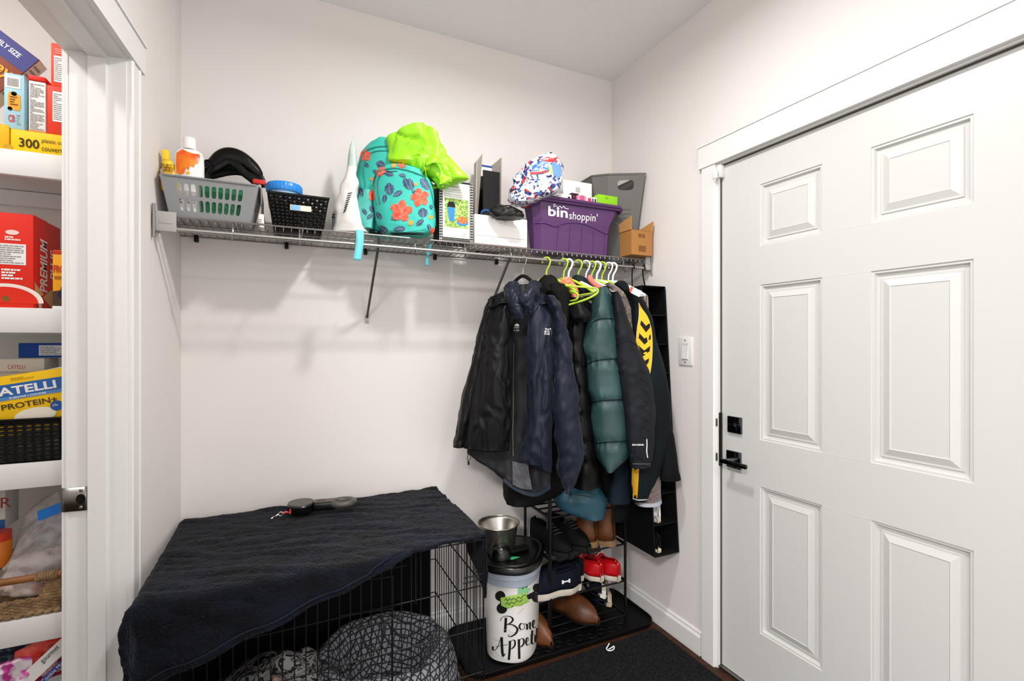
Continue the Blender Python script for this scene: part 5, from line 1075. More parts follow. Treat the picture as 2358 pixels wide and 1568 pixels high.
col_ = shellr([bring(.330, .160, .117), bring(.332, .163, .119), bring(.362, .165, .121), bring(.364, .170, .126), bring(.402, .172, .128)]); obj('collar', col_, gbm, fb)
lidg = shellr([bring(.385, .173, .129), bring(.388, .176, .132), bring(.408, .176, .132), bring(.414, .172, .128), bring(.416, .164, .120), bring(.412, .160, .116), bring(.411, .150, .108), bring(.416, .146, .104)], capt=True); 
blid = mat('black_lid_plastic', '#060606', .3, coat=.1); ld = obj('lid', lidg, blid, fb)
TB = bvh(body); TCc = bvh(col_); TLd = bvh(lidg)
cl2 = decal(TCc, [(1183,1302),(1232,1292),(1234,1310),(1184,1324)], blid, fb, 'lid_clasp', l=.004)
Q = lambda x, y: (1080+x/3.58, 1130+y/3.58)
sg = G(); wf = lambda t_, d: .45+1.0*max(0, d.y)                       # thick downstrokes
for pts, w in (([(305,1045),(302,1100),(298,1165)], 3.6), ([(262,1072),(268,1048),(300,1032),(345,1038),(362,1062),(340,1090),(308,1102)], 2.6), ([(312,1100),(360,1104),(398,1135),(385,1175),(345,1200),(322,1196),(335,1182)], 3.0),
    ([(452,1098),(430,1092),(415,1112),(422,1138),(445,1140),(458,1118),(450,1098),(470,1096)], 2.4), ([(474,1096),(478,1120),(476,1144)], 2.6), ([(477,1120),(492,1088),(502,1090),(500,1130),(512,1140)], 2.4), ([(514,1112),(535,1100),(540,1068),(528,1072),(522,1105),(532,1130),(552,1118)], 2.4),
    ([(200,1282),(198,1305),(215,1312),(240,1280),(262,1215),(272,1205)], 2.6), ([(270,1205),(272,1270),(276,1330),(285,1362),(300,1340)], 3.6), ([(222,1285),(260,1276),(318,1266)], 2.0),
    ([(338,1235),(336,1300),(328,1392)], 3.2), ([(338,1250),(360,1228),(378,1238),(376,1275),(352,1300),(338,1296)], 2.4), ([(410,1222),(412,1300),(414,1384)], 3.2), ([(412,1240),(432,1216),(450,1226),(448,1262),(428,1284),(412,1280)], 2.4),
    ([(462,1254),(484,1238),(488,1212),(474,1216),(468,1250),(480,1272),(502,1258)], 2.4), ([(520,1150),(516,1200),(514,1246),(524,1262),(536,1250)], 2.8), ([(500,1196),(520,1188),(542,1182)], 1.8), ([(545,1190),(544,1225),(548,1248)], 2.4), ([(560,1130),(558,1180),(558,1235)], 2.6)):
    stroke(TB, [Q(*p) for p in pts], w*1.15, None, g=sg, n=26, wfn=wf)
obj('lettering', sg, inkm, fb)
bone = []
for a0, (x, y), r in ((math.pi*.5, (258, 868), 44), (0, (265, 965), 44)): pass
for (x, y, r) in ((258, 866, 42), (272, 968, 44), (560, 800, 36), (556, 880, 40)): decal(TB, [Q(x+r*math.cos(k*.393), y+r*math.sin(k*.393)) for k in range(16)], inkm, fb, 'bone_print', rings=3)
decal(TB, [Q(x, y) for x, y in ((255,905),(330,875),(440,850),(560,815),(562,880),(470,925),(350,960),(265,985))], inkm, fb, 'bone_print', rings=6, l=.0011)
tape = mat('green_tape', '#9cc455', .6); tape2 = mat('green_tape_two', '#86c992', .6)
decal(TB, [Q(x, y) for x, y in ((260,880),(380,856),(470,838),(476,880),(497,908),(430,945),(320,968),(268,945))], tape, fb, 'green_tape_label', rings=6, l=.0022); decal(TB, [Q(x, y) for x, y in ((400,790),(412,765),(500,745),(506,800),(480,850),(402,850))], tape2, fb, 'green_tape_label', rings=5, l=.0018)
for i, (pts) in enumerate(([(295,900),(310,885),(318,905),(335,885),(350,898),(368,880),(385,895),(405,872),(425,882),(450,858),(470,860)], [(300,935),(318,918),(330,935),(350,915),(372,925),(395,902),(415,910),(440,892)], [(415,800),(430,785),(440,805),(455,785),(470,795),(480,775)])):
    stroke(TB, [Q(*p) for p in pts], 1.3, inkm, fb, 'marker_lettering', l=.003, n=50)
for pts in ([(140,1170),(200,1220),(250,1235)], [(400,1020),(430,985),(455,965)], [(210,1310),(240,1350),(300,1390)], [(280,1140),(330,1150),(360,1170),(470,1130)]): stroke(TB, [Q(*p) for p in pts], .8, pm('#b8b2ac', .6), fb, 'marble_vein', n=20)
decal(TLd, [(1171,1287),(1176,1283),(1186,1282),(1198,1283),(1190,1287),(1178,1290)], mat('green_sticker', '#3fae6e', .5), fb, 'green_sticker', l=.002)
# scoop on the lid
t = thing('food_scoop', 'black plastic scoop lying face down on the food bin lid', 'scoop', V((.86, 1.87, .417)))
sc = PZ(1160, 1284, .425)+V((0, .03, 0)); obj('cup', G().lathe([(.046, 0), (.045, .012), (.040, .030), (.030, .044), (.016, .052), (.001, .054)], V((sc.x, sc.y, .418)), 32), blid, t)
hx = V((.86, .10, 0)).normalized(); Mx = Matrix((hx, UP.cross(hx), UP)).transposed(); obj('handle', G().rbox(V((sc.x, sc.y, .426))+hx*.088+V((.0, .012, 0)), (.104, .044, .016), .007, Mx, 3), mat('scoop_grip', '#0b0b0b', .6, bump=(500, .8, .001)), t)
# steel bowl at the back of the lid
t = thing('steel_bowl', 'stainless steel pet bowl standing on the food bin lid', 'bowl', V((.85, 1.98, .417)))
wc = PD(1148, 1203, 2.135); bcn = V((wc.x, wc.y, 0)); rb = 47.5/1120*2.135; zb = .4175; hb_ = wc.z-zb
stl = mat('stainless', '#b9b4ac', .34, metal=1, bump=(300, .03, .0003), stretch=(1, 1, .02))
obj('bowl_wall', G().lathe([(.001, .001), (rb*.76, .001), (rb*.80, .006), (rb*.93, hb_*.9), (rb*.985, hb_*.985), (rb, hb_), (rb*.985, hb_*.995), (rb*.91, hb_*.9), (rb*.78, .010), (rb*.74, .005), (.001, .005)], bcn+UP*zb, 56), stl, t); obj('rim', G().tube([bcn+V((rb*math.cos(a), rb*math.sin(a), zb+hb_)) for a in [2*math.pi*k/56 for k in range(56)]], .0022, 8, closed=True), stl, t)

# ================================================================== shoe rack and shoes
rk = mat('black_rack_metal', '#060607', .4, metal=.2)
sr = thing('shoe_rack', 'black metal shoe rack with thin bar tiers', 'rack', (1.24, 1.96, 0)); RX0, RX1, RY0, RY1 = 1.042, 1.447, 1.845, 2.085
for (x, y, zt_) in ((RX0, RY0, 1.12), (RX0, RY1, .585), (RX1, RY0, .585), (RX1, RY1, .585)): obj('post', G().tube([(x, y, .008), (x, y, zt_)], .0085 if y == RY0 and x == RX0 else .0065, 10), rk, sr)
for z in (.045, .205, .378, .560):
    for (a, b) in (((RX0, RY0), (RX0, RY1)), ((RX1, RY0), (RX1, RY1))): obj('side_bar', G().tube([(a[0], a[1], z), (b[0], b[1], z)], .0065, 8), rk, sr)
    for k in range(5):
        y = RY0+(RY1-RY0)*k/4; obj('tier_bar', G().tube([(RX0, y, z), (RX1, y, z)], .0042, 8), rk, sr)
def shoe(name, label, M, L, Wd, H, up, sole, st=.022, lace=None, opening=True, lining_=None, band=None, cat='shoe', grp='shoes on the rack', hs_=None, close_top=False):
    """low shoe in its own frame: x heel to toe, z up"""
    t = thing(name, label, cat, M.translation, grp)
    ks = [0, .42, .74, .70, .66, .80, .98, 1.0, .86, .52, 0]; kh = hs_ or [.80, 1.0, 1.0, .92, .86, .90, .82, .66, .52, .40, .16]
    def w(s): return max(.02, crom(ks, s))*Wd/2
    def h(s): return crom(kh, s)*H
    g = G(); ns, nt_ = 28, 18
    def fn(a, b):
        th = math.pi*b; ww = w(a) if a not in (0, 1) else Wd*.10; c_ = math.cos(th); s_ = math.sin(th)
        return M@V((L*a, ww*math.copysign(abs(c_)**.75, c_)*(1-.18*s_), st+h(a)*s_**.85))
    g.grid(fn, ns, nt_, skip=(lambda i, j: .07 < (i+.5)/ns < .46 and abs((j+.5)/nt_-.5) < .20) if opening else None)
    obj('upper', g, up, t, solid=.004, offset=-1)
    gs = G(); P = []
    for z, k in ((0, .97), (st*.3, 1.03), (st, 1.04), (st+.004, .98)):
        P.append([M@V((L*(.5+(s-.5)*(1.02 if k > 1 else .99)), sgn*(w(s) if 0 < s < 1 else Wd*.10)*k, z)) for sgn, S in ((1, lin(24)), (-1, lin(24)[::-1])) for s in S])
    shellr(P, gs, True, True); so = obj('sole', gs, sole, t)
    if opening:
        gi = G().grid(lambda a, b: M@V((L*(.06+.42*a), w(.06+.42*a)*.75*(2*b-1), st+.012)), 8, 4); obj('insole', gi, lining_ or blk, t)
        rimp = [fn(.07, .5+.0)] if False else [fn(.08+.37*k/10, .31) for k in range(11)]+[fn(.45, .31+.38*k/6) for k in range(1, 7)]+[fn(.45-.37*k/10, .69) for k in range(1, 11)]+[fn(.08, .69-.38*k/6) for k in range(1, 6)]
        obj('collar_edge', G().tube(rimp, .004, 6, closed=True), up, t)
    if band: gb = shellr([[p+(M.to_3x3()@UP)*.0005 for p in P[1]], [p for p in P[2]]]); obj('sole_stripe', G().tube([p for p in P[2]], .0014, 5, closed=True), band, t)
    if lace:
        for k in range(4):
            a = .50+.06*k; obj('lace', G().tube(curve([fn(a, .34)+M.to_3x3()@V((0, 0, .003)), fn(a+.02, .5)+M.to_3x3()@V((0, 0, .006)), fn(a, .66)+M.to_3x3()@V((0, 0, .003))], 8), .0026, 6), lace, t)
        for sg_ in (-1, 1): obj('lace_bow', G().tube(curve([fn(.5, .5)+UP*.006, fn(.47, .5+.10*sg_)+UP*.012, fn(.52, .5+.22*sg_)+UP*.004, fn(.56, .5+.27*sg_)-UP*.004], 14), .0022, 6), lace, t)
    return t, fn
def shm(p, toward, roll=0, pitch=0, up=UP):
    D = V((toward[0], toward[1], 0)).normalized(); S = UP.cross(D); R = Matrix((D, S, UP)).transposed()
    R = R@Matrix.Rotation(roll, 3, 'X')@Matrix.Rotation(pitch, 3, 'Y'); M = R.to_4x4(); M.translation = V(p); return M
def axm(p, d, u):
    D = V(d).normalized(); U = V(u); U = (U-D*U.dot(D)).normalized(); M = Matrix((D, U.cross(D), U)).transposed().to_4x4(); M.translation = V(p); return M
rubw = mat('white_rubber_sole', '#d9d2c4', .5, var=(20, '#c4b9a6')); redc = mat('red_canvas', '#c41018', .3, coat=.3); nav = mat('navy_knit', '#0a101b', .8, bump=(400, .3, .001)); blks = mat('black_sneaker', '#070709', .7, bump=(200, .3, .002)); brn = mat('brown_leather', '#4c2812', .45, var=(9, '#6a3c1a', .35, .7), bump=(120, .15, .001)); gsole = mat('grey_black_sole', '#1c1d1d', .7, bump=(150, .6, .003)); lacew = mat('cream_lace', '#cfc4b2', .8)
TZ = .2095
shoe('red_sneaker', 'glossy red canvas sneaker nearer to the food bin', shm((1.333, 1.868, TZ), (-.22, 1)), .245, .092, .072, redc, rubw, .024, lacew, lining_=mat('red_lining', '#5d2320', .8), band=white, grp='red sneakers')
shoe('red_sneaker', 'glossy red canvas sneaker at the rack right end', shm((1.407, 1.838, TZ), (-.20, 1)), .245, .092, .072, redc, rubw, .024, lacew, lining_=mat('tan_lining', '#6b5a48', .8), band=white, grp='red sneakers')
t, fn = shoe('navy_sneaker', 'navy knit sneaker with white sole and bone shaped heel logo', shm((1.205, 1.858, TZ), (-.93, .14)), .28, .098, .095, nav, rubw, .030, None, grp='navy sneakers', band=white)
hp = PY(1305, 1336, 1.80); lf = Face(PY(1296, 1342, 1.800), RT, UP)
for a, b in ((0, 0), (.028, .006)):
    for d in (-.004, .004): lf.disc(t, a, b+d+.004, .0046, white, 'logo_knob', l=.002)
lf.poly(t, [(0, .001), (.028, .007), (.028, .013), (0, .007)], white, 'logo_bar', l=.002)
shoe('navy_sneaker', 'navy knit sneaker standing behind the one with heel logo', shm((1.262, 1.925, TZ), (-.95, .12)), .28, .098, .085, nav, rubw, .028, None, grp='navy sneakers')
shoe('black_sneaker', 'black running shoe on the upper tier nearest the tall post', shm((1.078, 2.085, .3825), (.16, -1)), .29, .098, .085, blks, gsole, .026, pm('#3c3c3e', .8), grp='black sneakers')
shoe('black_sneaker', 'black running shoe on the upper tier beside the brown boots', shm((1.188, 2.100, .3825), (.14, -1)), .285, .098, .085, blks, gsole, .026, pm('#3c3c3e', .8), grp='black sneakers')
shoe('mauve_shoe', 'grey mauve suede shoe behind the red sneakers', shm((1.40, 1.99, TZ), (-.1, 1)), .12, .09, .10, mat('mauve_suede', '#5d4c49', .9), mat('mauve_sole', '#7a6a64', .7), .02, grp='shoes on the rack')
def boot(label, p, tw_, topv):
    M = shm(p, tw_); t = thing('ankle_boot', label, 'boot', M.translation, 'brown boots')
    pr_ = [(.0, .044, .050, .10), (.03, .046, .052, .10), (.06, .046, .048, .06), (.09, .042, .043, .046), (.13, .042, .043, .046), (.17, .046, .046, .048), (.20, .048, .048, .050)]
    rings = []
    for z, a, b, f_ in pr_: rings.append([M@V((.045+(b if math.cos(q) < 0 else f_+.0)*math.cos(q), a*math.sin(q), .024+z)) for q in [2*math.pi*k/32 for k in range(32)]])
    obj('shaft', shellr(rings), brn, t, solid=.003); foot = G().grid(lambda a, b: M@V((.05+.16*a, .046*math.cos(math.pi*b)*(1-.35*a**3), .024+(.075-.035*a)*math.sin(math.pi*b)**.8)), 12, 14); obj('vamp', foot, brn, t, solid=.003)
    sl_ = shellr([[M@V((.10+.115*sup(q, 2.4)[0], .047*sup(q, 2.4)[1], z)) for q in [2*math.pi*k/36 for k in range(36)]] for z in (0, .006, .022, .026)], capb=True, capt=True); obj('sole', sl_, mat('tan_crepe_sole', '#8a6a48', .7), t)
    obj('pull_tab', G().rbox(M@V((-.006, 0, .205)), (.006, .018, .05), .002), brn, t); obj('heel_strip', G().tube([M@V((-.008, 0, .03)), M@V((-.001, 0, .11)), M@V((-.004, 0, .20))], .004, 6), mat('dark_elastic', '#20160f', .8), t); obj('welt', G().tube(rings[0], .003, 6, closed=True), mat('boot_welt', '#4a2c16', .6), t)
boot('brown leather ankle boot on the left, under the petrol coat', (1.290, 1.872, .3825), (-.25, 1), 0); boot('brown leather ankle boot on the right, beside the organiser', (1.372, 1.845, .3825), (-.2, 1), 0)
# shoes on the tray level
kh_ = [.55, .7, .75, .8, .95, 1.0, .95, .85, .72, .55, .22]
shoe('brown_shoe', 'brown leather shoe standing behind the food bin', shm((.985, 2.09, .0125), (.16, -1)), .285, .10, .095, brn, mat('dark_sole', '#1a1310', .7), .014, None, hs_=kh_, grp='brown shoes')
shoe('brown_shoe', 'brown leather shoe with rounded toe under the lower tier', shm((1.165, 2.07, .052), (.42, -1)), .28, .108, .085, brn, mat('dark_sole2', '#1a1310', .7), .014, None, hs_=kh_, opening=True, grp='brown shoes')
shoe('slip_on_shoe', 'navy slip-on shoe tipped over showing its clean white sole', axm(PY(1396, 1376, 1.872), (.30, .95, 0), (-.85, .25, .42)), .24, .088, .065, nav, mat('slip_on_sole', '#e2dccf', .6), .026, None, grp='navy slip-ons')
shoe('slip_on_shoe', 'navy slip-on shoe tipped over showing its scuffed worn sole', axm(PY(1409, 1394, 1.860), (.42, .90, 0), (-.78, .50, .22)), .22, .088, .06, nav, mat('worn_sole', '#b9ab96', .7, var=(30, '#8d7f6c')), .022, None, grp='navy slip-ons')
# shoes in the hanging organiser
shoe('white_sneaker', 'white sneaker heel in a lower organiser pocket', shm((1.492, 1.668, OB+.1355), (.03, 1)), .25, .080, .075, mat('white_leather', '#e8e6e2', .5), rubw, .020, pm('#2a2a2c', .7), grp='organiser shoes')
shoe('black_slipper', 'black shoe with cream rim in the lowest organiser pocket', shm((1.492, 1.665, OB+.004), (.03, 1)), .24, .080, .07, blks, mat('cream_sole', '#d8d4b4', .6), .016, None, grp='organiser shoes')
shoe('tan_shoe', 'taupe shoe heel in the top organiser pocket', shm((1.49, 1.745, OB+(OT-OB)*8/9+.004), (.02, 1)), .24, .078, .085, mat('taupe_suede', '#9b8d80', .9), mat('taupe_sole', '#b5a99b', .7), .016, None, grp='organiser shoes')
# ================================================================== pantry
PF = 1.76                                        # shelf fronts
shm_ = mat('shelf_paint', '#efeeec', .45)
ST = [1.843, 1.416, .992, .567, .14]
for z, lb in zip(ST, ('topmost white pantry shelf carrying the stacked cereal boxes', 'white pantry shelf carrying the red cracker box', 'white pantry shelf carrying the black slotted basket', 'white pantry shelf carrying the wicker basket', 'lowest white pantry shelf with red snack bags')):
    t = thing('pantry_shelf', lb, 'shelf', (-1.25, 1.95, z), 'pantry shelves')
    obj('board', G().box(-1.985, -.56, PF+.018, 2.155, z-.020, z), shm_, t, smooth=False); obj('front_edge', G().rbox((-1.2725, PF+.009, z-.034), (1.425, .018, .068), .002), shm_, t)
    obj('cleat', G().box(-1.985, -.56, 2.135, 2.158, z-.07, z-.022), shm_, t, smooth=False)
def fp(u, v, y=PF+.01): return PY(u, v, y)
def pbox(name, label, u0, u1, v0, v1, y, d, col, tilt=0, z=None, cat='box', um=None):
    o = fp(u0, v1, y); w = fp(u1, v1, y).x-o.x; h = fp(u1, v0, y).z-fp(u1, v1, y).z
    if z is not None: o.z = z
    R = Matrix.Rotation(tilt, 3, 'Y')
    return carton(name, label, o, w, d, h, card(col), R, cat)+(w, h)
y1 = PF+.012
# top shelf
t, F, w, h = pbox('cutlery_box', 'yellow box of plastic cutlery with dark 300 lettering', 24, 172, 297, 345, y1, .14, '#f6c80f', z=ST[0]); fr = F['front']
fr.text(t, '300', w*.13, h*.22, h*.42, pm('#3a3418', .6), w=w*.31, off=.015); fr.text(t, 'plastic cutlery', w*.48, h*.50, h*.24, pm('#3a3418', .6), w=w*.50); fr.text(t, 'couverts', w*.48, h*.16, h*.20, pm('#3a3418', .6), w=w*.36); fr.rect(t, 0, 0, w, .003, card('#ffe23a'))
t, F, w, h = pbox('yellow_food_box', 'yellow box end at the far left of the top pantry shelf', -70, 21, 285, 342, y1, .14, '#f2b60d', z=ST[0]); F['front'].disc(t, w*.97, h*.1, .010, card('#c79a10'))
zc2 = ST[0]+.0812*0+ (fp(24, 297, y1).z-fp(24, 345, y1).z)+.0015
zt_ = max(v.z for v in [fp(24, 297, y1)])+.001
zt_ = ST[0]+(fp(172, 297, y1).z-fp(172, 345, y1).z)+.0016
t, F, w, h = pbox('blue_snack_box', 'light blue snack box with white barcode panel and orange badge', 9, 56, 165, 290, y1+.002, .07, '#a5cfdc', z=zt_); fr = F['front']
fr.rect(t, w*.08, h*.74, w*.74, h*.22, white); fr.barcode(t, w*.16, h*.77, w*.56, h*.15, greyink); fr.poly(t, [(w*.2, h*.36), (w*.75, h*.33), (w*.83, h*.42), (w*.80, h*.62), (w*.28, h*.68), (w*.2, h*.60)], card('#f7a22a')); fr.lines(t, w*.3, h*.42, w*.4, h*.18, 4, card('#7a4a10'), fill=.6); fr.text(t, 'CB', w*.22, h*.12, h*.13, card('#d8362a'), w=w*.32, off=.02); fr.lines(t, w*.62, h*.08, w*.2, h*.2, 4, greyink); fr.disc(t, w*.5, h*.64, .006, inkm); fr.disc(t, w*.3, h*.36, .005, inkm)
t, F, w, h = pbox('nutrition_box', 'white ingredient panel side of a red topped box', 66, 105, 183, 298, y1+.002, .07, '#f3efe9', z=zt_); fr = F['front']
fr.lines(t, w*.08, h*.04, w*.84, h*.92, 26, greyink, fill=.5); fr.rect(t, 0, 0, w, h*.03, card('#d98a4a')); obj('red_lid', G().rbox(F['top'].p(w*.5, .035, .008), (w*1.05, .075, .014), .003), redm, t)
t, F, w, h = pbox('red_carton', 'red carton with white text panels, lower of two', 108, 165, 195, 305, y1+.002, .07, '#e23a1e', z=zt_); fr = F['front']; fr.rect(t, w*.23, h*.27, w*.74, h*.62, white); fr.lines(t, w*.27, h*.30, w*.65, h*.56, 14, greyink); zt3 = zt_+h+.0018
t, F, w, h = pbox('red_carton', 'red carton with white text panels, upper of two', 117, 170, 92, 188, y1+.004, .07, '#e8452a', z=zt3); fr = F['front']; fr.rect(t, w*.14, h*.10, w*.8, h*.62, white); fr.lines(t, w*.18, h*.13, w*.7, h*.56, 12, greyink); fr.lines(t, w*.2, h*.76, w*.5, h*.14, 3, card('#f7b8a6'))
# leaning cereal box
o = fp(-90, 300, y1+.085); R = Matrix.Rotation(math.radians(30), 3, 'Y'); 
o = fp(-110, 120, y1+.082); w, h = .235, .30
o = V((fp(-66, 0, y1+.085).x, y1+.085, ST[0]+.085))
R = Matrix.Rotation(math.radians(37), 3, 'Y'); o = fp(90, 138, y1+.085)-R@V((.19, 0, .285))
t, F = carton('cereal_box', 'big brown and purple family size cereal box leaning behind', o, .19, .055, .285, card('#8d4a34'), R); fr = F['front']; w, h = .19, .285
fr.rect(t, 0, h*.80, w, h*.20, card('#3d3f83')); fr.text(t, 'FAMILY SIZE', .078, h*.885, h*.05, white, w=.080, off=.02); fr.text(t, 'Honey', w*.30, h*.62, h*.15, card('#f3a51d'), w=w*.65, off=.02); fr.text(t, 'OATS', w*.05, h*.40, h*.17, card('#f3c01d'), w=w*.55, off=.03); fr.disc(t, w*.15, h*.35, .03, card('#b23a44')); F['right'].rect(t, .002, 0, .05, h, card('#e9dccd')); F['right'].lines(t, .006, h*.5, .04, h*.45, 8, greyink)
# second shelf: crackers
o = fp(77, 711, 1.80); o.z = ST[1]; h = .262; w = .22; o.x -= w
t, F = carton('cracker_box', 'large red cracker box with white lettering on its side', o, w, .18, h, card('#e52a18')); fr = F['front']
fr.lines(t, w*.05, h*.90, w*.62, h*.025, 1, white, fill=.9); fr.lines(t, w*.05, h*.865, w*.6, h*.022, 1, white, fill=.9); fr.rect(t, w*.02, h*.37, w*.62, h*.31, white); fr.rect(t, w*.66, h*.46, w*.27, h*.22, white)
fr.lines(t, w*.68, h*.47, w*.23, h*.2, 9, greyink); fr.lines(t, w*.06, h*.39, w*.55, h*.27, 9, greyink); fr.lines(t, w*.70, h*.30, w*.2, h*.12, 4, white, fill=.6)
for x in (.30, .50, .80):
    fr.disc(t, w*x, h*.80, w*.065, card('#f7d8cf'), r2=h*.026); fr.lines(t, w*(x-.07), h*.71, w*.15, h*.05, 2, card('#f7d8cf'), fill=.7)
fr.disc(t, w*.74, h*.06, w*.36, card('#f4e6df'), 'bowl_rim', r2=h*.20, a0=.0, a1=math.pi); fr.disc(t, w*.74, h*.055, w*.31, card('#dd2a14'), 'soup', l=.0016, r2=h*.17, a0=0, a1=math.pi); fr.disc(t, w*.74, h*.10, .008, card('#7a5a22'), l=.002)
fr.poly(t, [(w*.30, h*.02), (w*.46, h*.02), (w*.36, h*.16), (w*.28, h*.13)], card('#e2b878'))
sd = F['right']; d = .18
sd.text(t, 'PREMIUM', d*.47, h*.20, d*.27, white, w=h*.58, off=.025, rot=math.pi/2, shear=.12); sd.text(t, 'PLUS', d*.82, h*.36, d*.25, white, w=h*.34, off=.02, rot=math.pi/2, shear=.12)
sd.poly(t, [(.004, h*.29), (d*.36, h*.17), (.004, h*.12)], card('#e2b878'), 'cracker_picture'); sd.poly(t, [(d*.30, h*.14), (d*.6, h*.24), (d*.98, h*.26), (d*.98, h*.005), (d*.72, h*.005)], card('#d9ac68'), 'cracker_picture'); sd.disc(t, d*.2, h*.055, .011, white, l=.0018, r2=.015)
t, F, w, h = pbox('yellow_cookie_box', 'yellow cookie box beside the red cracker box', 121, 165, 578, 711, PF+.02, .05, '#f4a81c', z=ST[1]); fr = F['front']; fr.rect(t, 0, h*.94, w, h*.06, card('#c9301e')); fr.text(t, 'FROOT', w*.06, h*.62, h*.13, card('#c9301e'), w=w*1.0, off=.03); fr.lines(t, w*.1, h*.50, w*.7, h*.06, 1, card('#b06a14'), fill=.9); fr.poly(t, [(0, 0), (w, 0), (w, h*.45), (w*.5, h*.42), (w*.4, h*.32), (0, h*.30)], card('#4b3426')); fr.rect(t, 0, 0, w, h*.05, white, l=.0014); fr.disc(t, w*.6, h*.25, .014, card('#23203a'), l=.0016)
# third shelf
o = V((fp(-170, 1060).x, PF+.012, ST[2])); x1 = -.572
bk3 = thing('slotted_basket', 'black plastic basket with rows of small slots on pantry shelf', 'basket', (-.75, 1.86, ST[2])); zt4 = fp(70, 966).z
f = G(); holewall(f, bil((o.x, o.y+.008, ST[2]), (x1, o.y+.008, ST[2]), (x1, o.y, zt4), (o.x, o.y, zt4)), lin(14), [0]+lin(9, .06, .90)+[1], lambda i, j: (.66, .34) if 1 <= j <= 9 else None, n=3); obj('front_wall', f, bp, bk3, solid=.003)
f = G(); f.quad((x1, o.y+.008, ST[2]), (x1, 2.05, ST[2]), (x1, 2.05, zt4), (x1, o.y, zt4)); f.quad((o.x, 2.05, ST[2]), (x1, 2.05, ST[2]), (x1, 2.05, zt4), (o.x, 2.05, zt4)); f.quad((o.x, o.y, ST[2]), (x1, o.y, ST[2]), (x1, 2.05, ST[2]), (o.x, 2.05, ST[2])); obj('other_walls', f, bp, bk3, smooth=False, solid=.003)
obj('rim', G().tube([(o.x, o.y-.002, zt4), (x1, o.y-.002, zt4), (x1, 2.05, zt4)], .004, 8), bp, bk3); obj('liner', G().box(o.x+.01, x1-.01, o.y+.030, o.y+.034, ST[2]+.004, zt4-.012), mat('basket_contents', '#5d5650', .8, var=(20, '#9b9288', .4, .6)), bk3, smooth=False)
o2 = fp(-52, 974, PF+.03); R = Matrix.Rotation(math.radians(-9.5), 3, 'Y'); w, h = .205, .165
t, F = carton('pasta_box', 'yellow and blue pasta box tilted in the black basket', V((o2.x, PF+.032, fp(138, 965, PF+.03).z-.052)), w, .048, h, card('#f6c514'), R); fr = F['front']
fr.rect(t, 0, h*.60, w, h*.26, card('#2f66ac')); fr.rect(t, 0, h*.60, w, h*.055, card('#5a8cc6'), l=.001); fr.text(t, 'CATELLI', w*.17, h*.68, h*.14, white, w=w*.73, off=.03); fr.text(t, 'ELBOWS / COUDES', w*.40, h*.613, h*.03, white, w=w*.38, off=.02); fr.text(t, 'PROTEIN+', w*.30, h*.445, h*.095, pm('#4a3414', .6), w=w*.58, off=.02); fr.disc(t, w*.62, h*.28, w*.22, card('#f2ead8'), r2=h*.13); fr.disc(t, w*.86, h*.38, w*.07, card('#2458a4'), l=.0014, r2=w*.07); fr.text(t, '17g', w*.82, h*.36, h*.05, white, off=.02, l=.002); fr.lines(t, w*.45, h*.91, w*.24, h*.05, 2, card('#c79a10'), fill=.6)
F['right'].rect(t, 0, h*.60, .048, h*.26, card('#214a80')); F['right'].rect(t, .003, h*.1, .04, h*.45, white); F['right'].lines(t, .005, h*.12, .036, h*.4, 9, greyink)
t, F, w, h = pbox('grey_pasta_box', 'pale grey upside pasta box lying behind the yellow one', -60, 102, 830, 876, PF+.085, .10, '#c9c2b8'); fr = F['front']; fr.text(t, 'CATELLI', w*.47, h*.52, h*.2, card('#b0564a'), w=w*.25); fr.lines(t, w*.35, h*.32, w*.5, h*.1, 2, greyink)
t, F, w, h = pbox('blue_pasta_box', 'dark blue box with a white text label at the back', 42, 175, 792, 824, PF+.12, .10, '#15489c'); F['front'].rect(t, w*.35, h*.15, w*.6, h*.72, card('#d9dbe2')); F['front'].lines(t, w*.38, h*.2, w*.5, h*.6, 5, greyink)
obj('loose_pouch', G().rbox(fp(112, 855, PF+.06), (.09, .05, .012), .005, Matrix.Rotation(math.radians(-14), 3, 'Y')), mat('silver_pouch', '#b9b9bd', .25, metal=.7), None); o = bpy.data.objects['loose_pouch']; o['label'] = 'small silver food pouch slipped beside the pasta boxes'; o['category'] = 'pouch'
t, F, w, h = pbox('orange_box', 'orange red box corner behind the yellow pasta box', -40, 12, 877, 930, PF+.09, .05, '#e8552a'); F['front'].rect(t, w*.8, 0, w*.2, h, card('#f2772f'))
# fourth shelf: wicker basket
wk = mat('seagrass', '#a98a63', .85, var=(60, '#7d6242', .35, .65), bump=(160, .5, .003)); wk2 = mat('rattan_handle', '#a8703c', .5, var=(20, '#8a5629'))
t = thing('wicker_basket', 'woven seagrass basket with a wooden bar handle', 'basket', (-.75, 1.88, ST[3])); xa, xb = -1.05, -.572; zf = ST[3]+.004; ztw = fp(60, 1386).z
nr_ = 9
for k in range(nr_):
    z = zf+.006+(ztw-zf)*k/nr_
    P = [V((xa+(xb-xa)*i/120, PF+.020+.0045*math.sin(i*1.05+(math.pi if k % 2 else 0))-.004*(k/nr_), z+.0012*math.sin(i*2.1))) for i in range(121)]; obj('weave_strand', G().tube(P, .0052, 6), wk, t)
for k in range(7):
    z = ztw+.002+.0085*k; P = [V((fp(92, 1300, PF+.02).x+.004*k+(xb-fp(92, 1300, PF+.02).x-.004*k)*i/40, PF+.016+.0045*math.sin(i*1.05+(math.pi if k % 2 else 0)), z)) for i in range(41)]; obj('weave_strand', G().tube(P, .0050, 6), wk, t)
P0 = [V((xa+(xb-xa)*i/160, PF+.015+.003*math.sin(i*.9), zf+.004+.003*math.cos(i*.9))) for i in range(161)]; obj('braided_base', G().tube(P0, .0062, 6), wk, t)
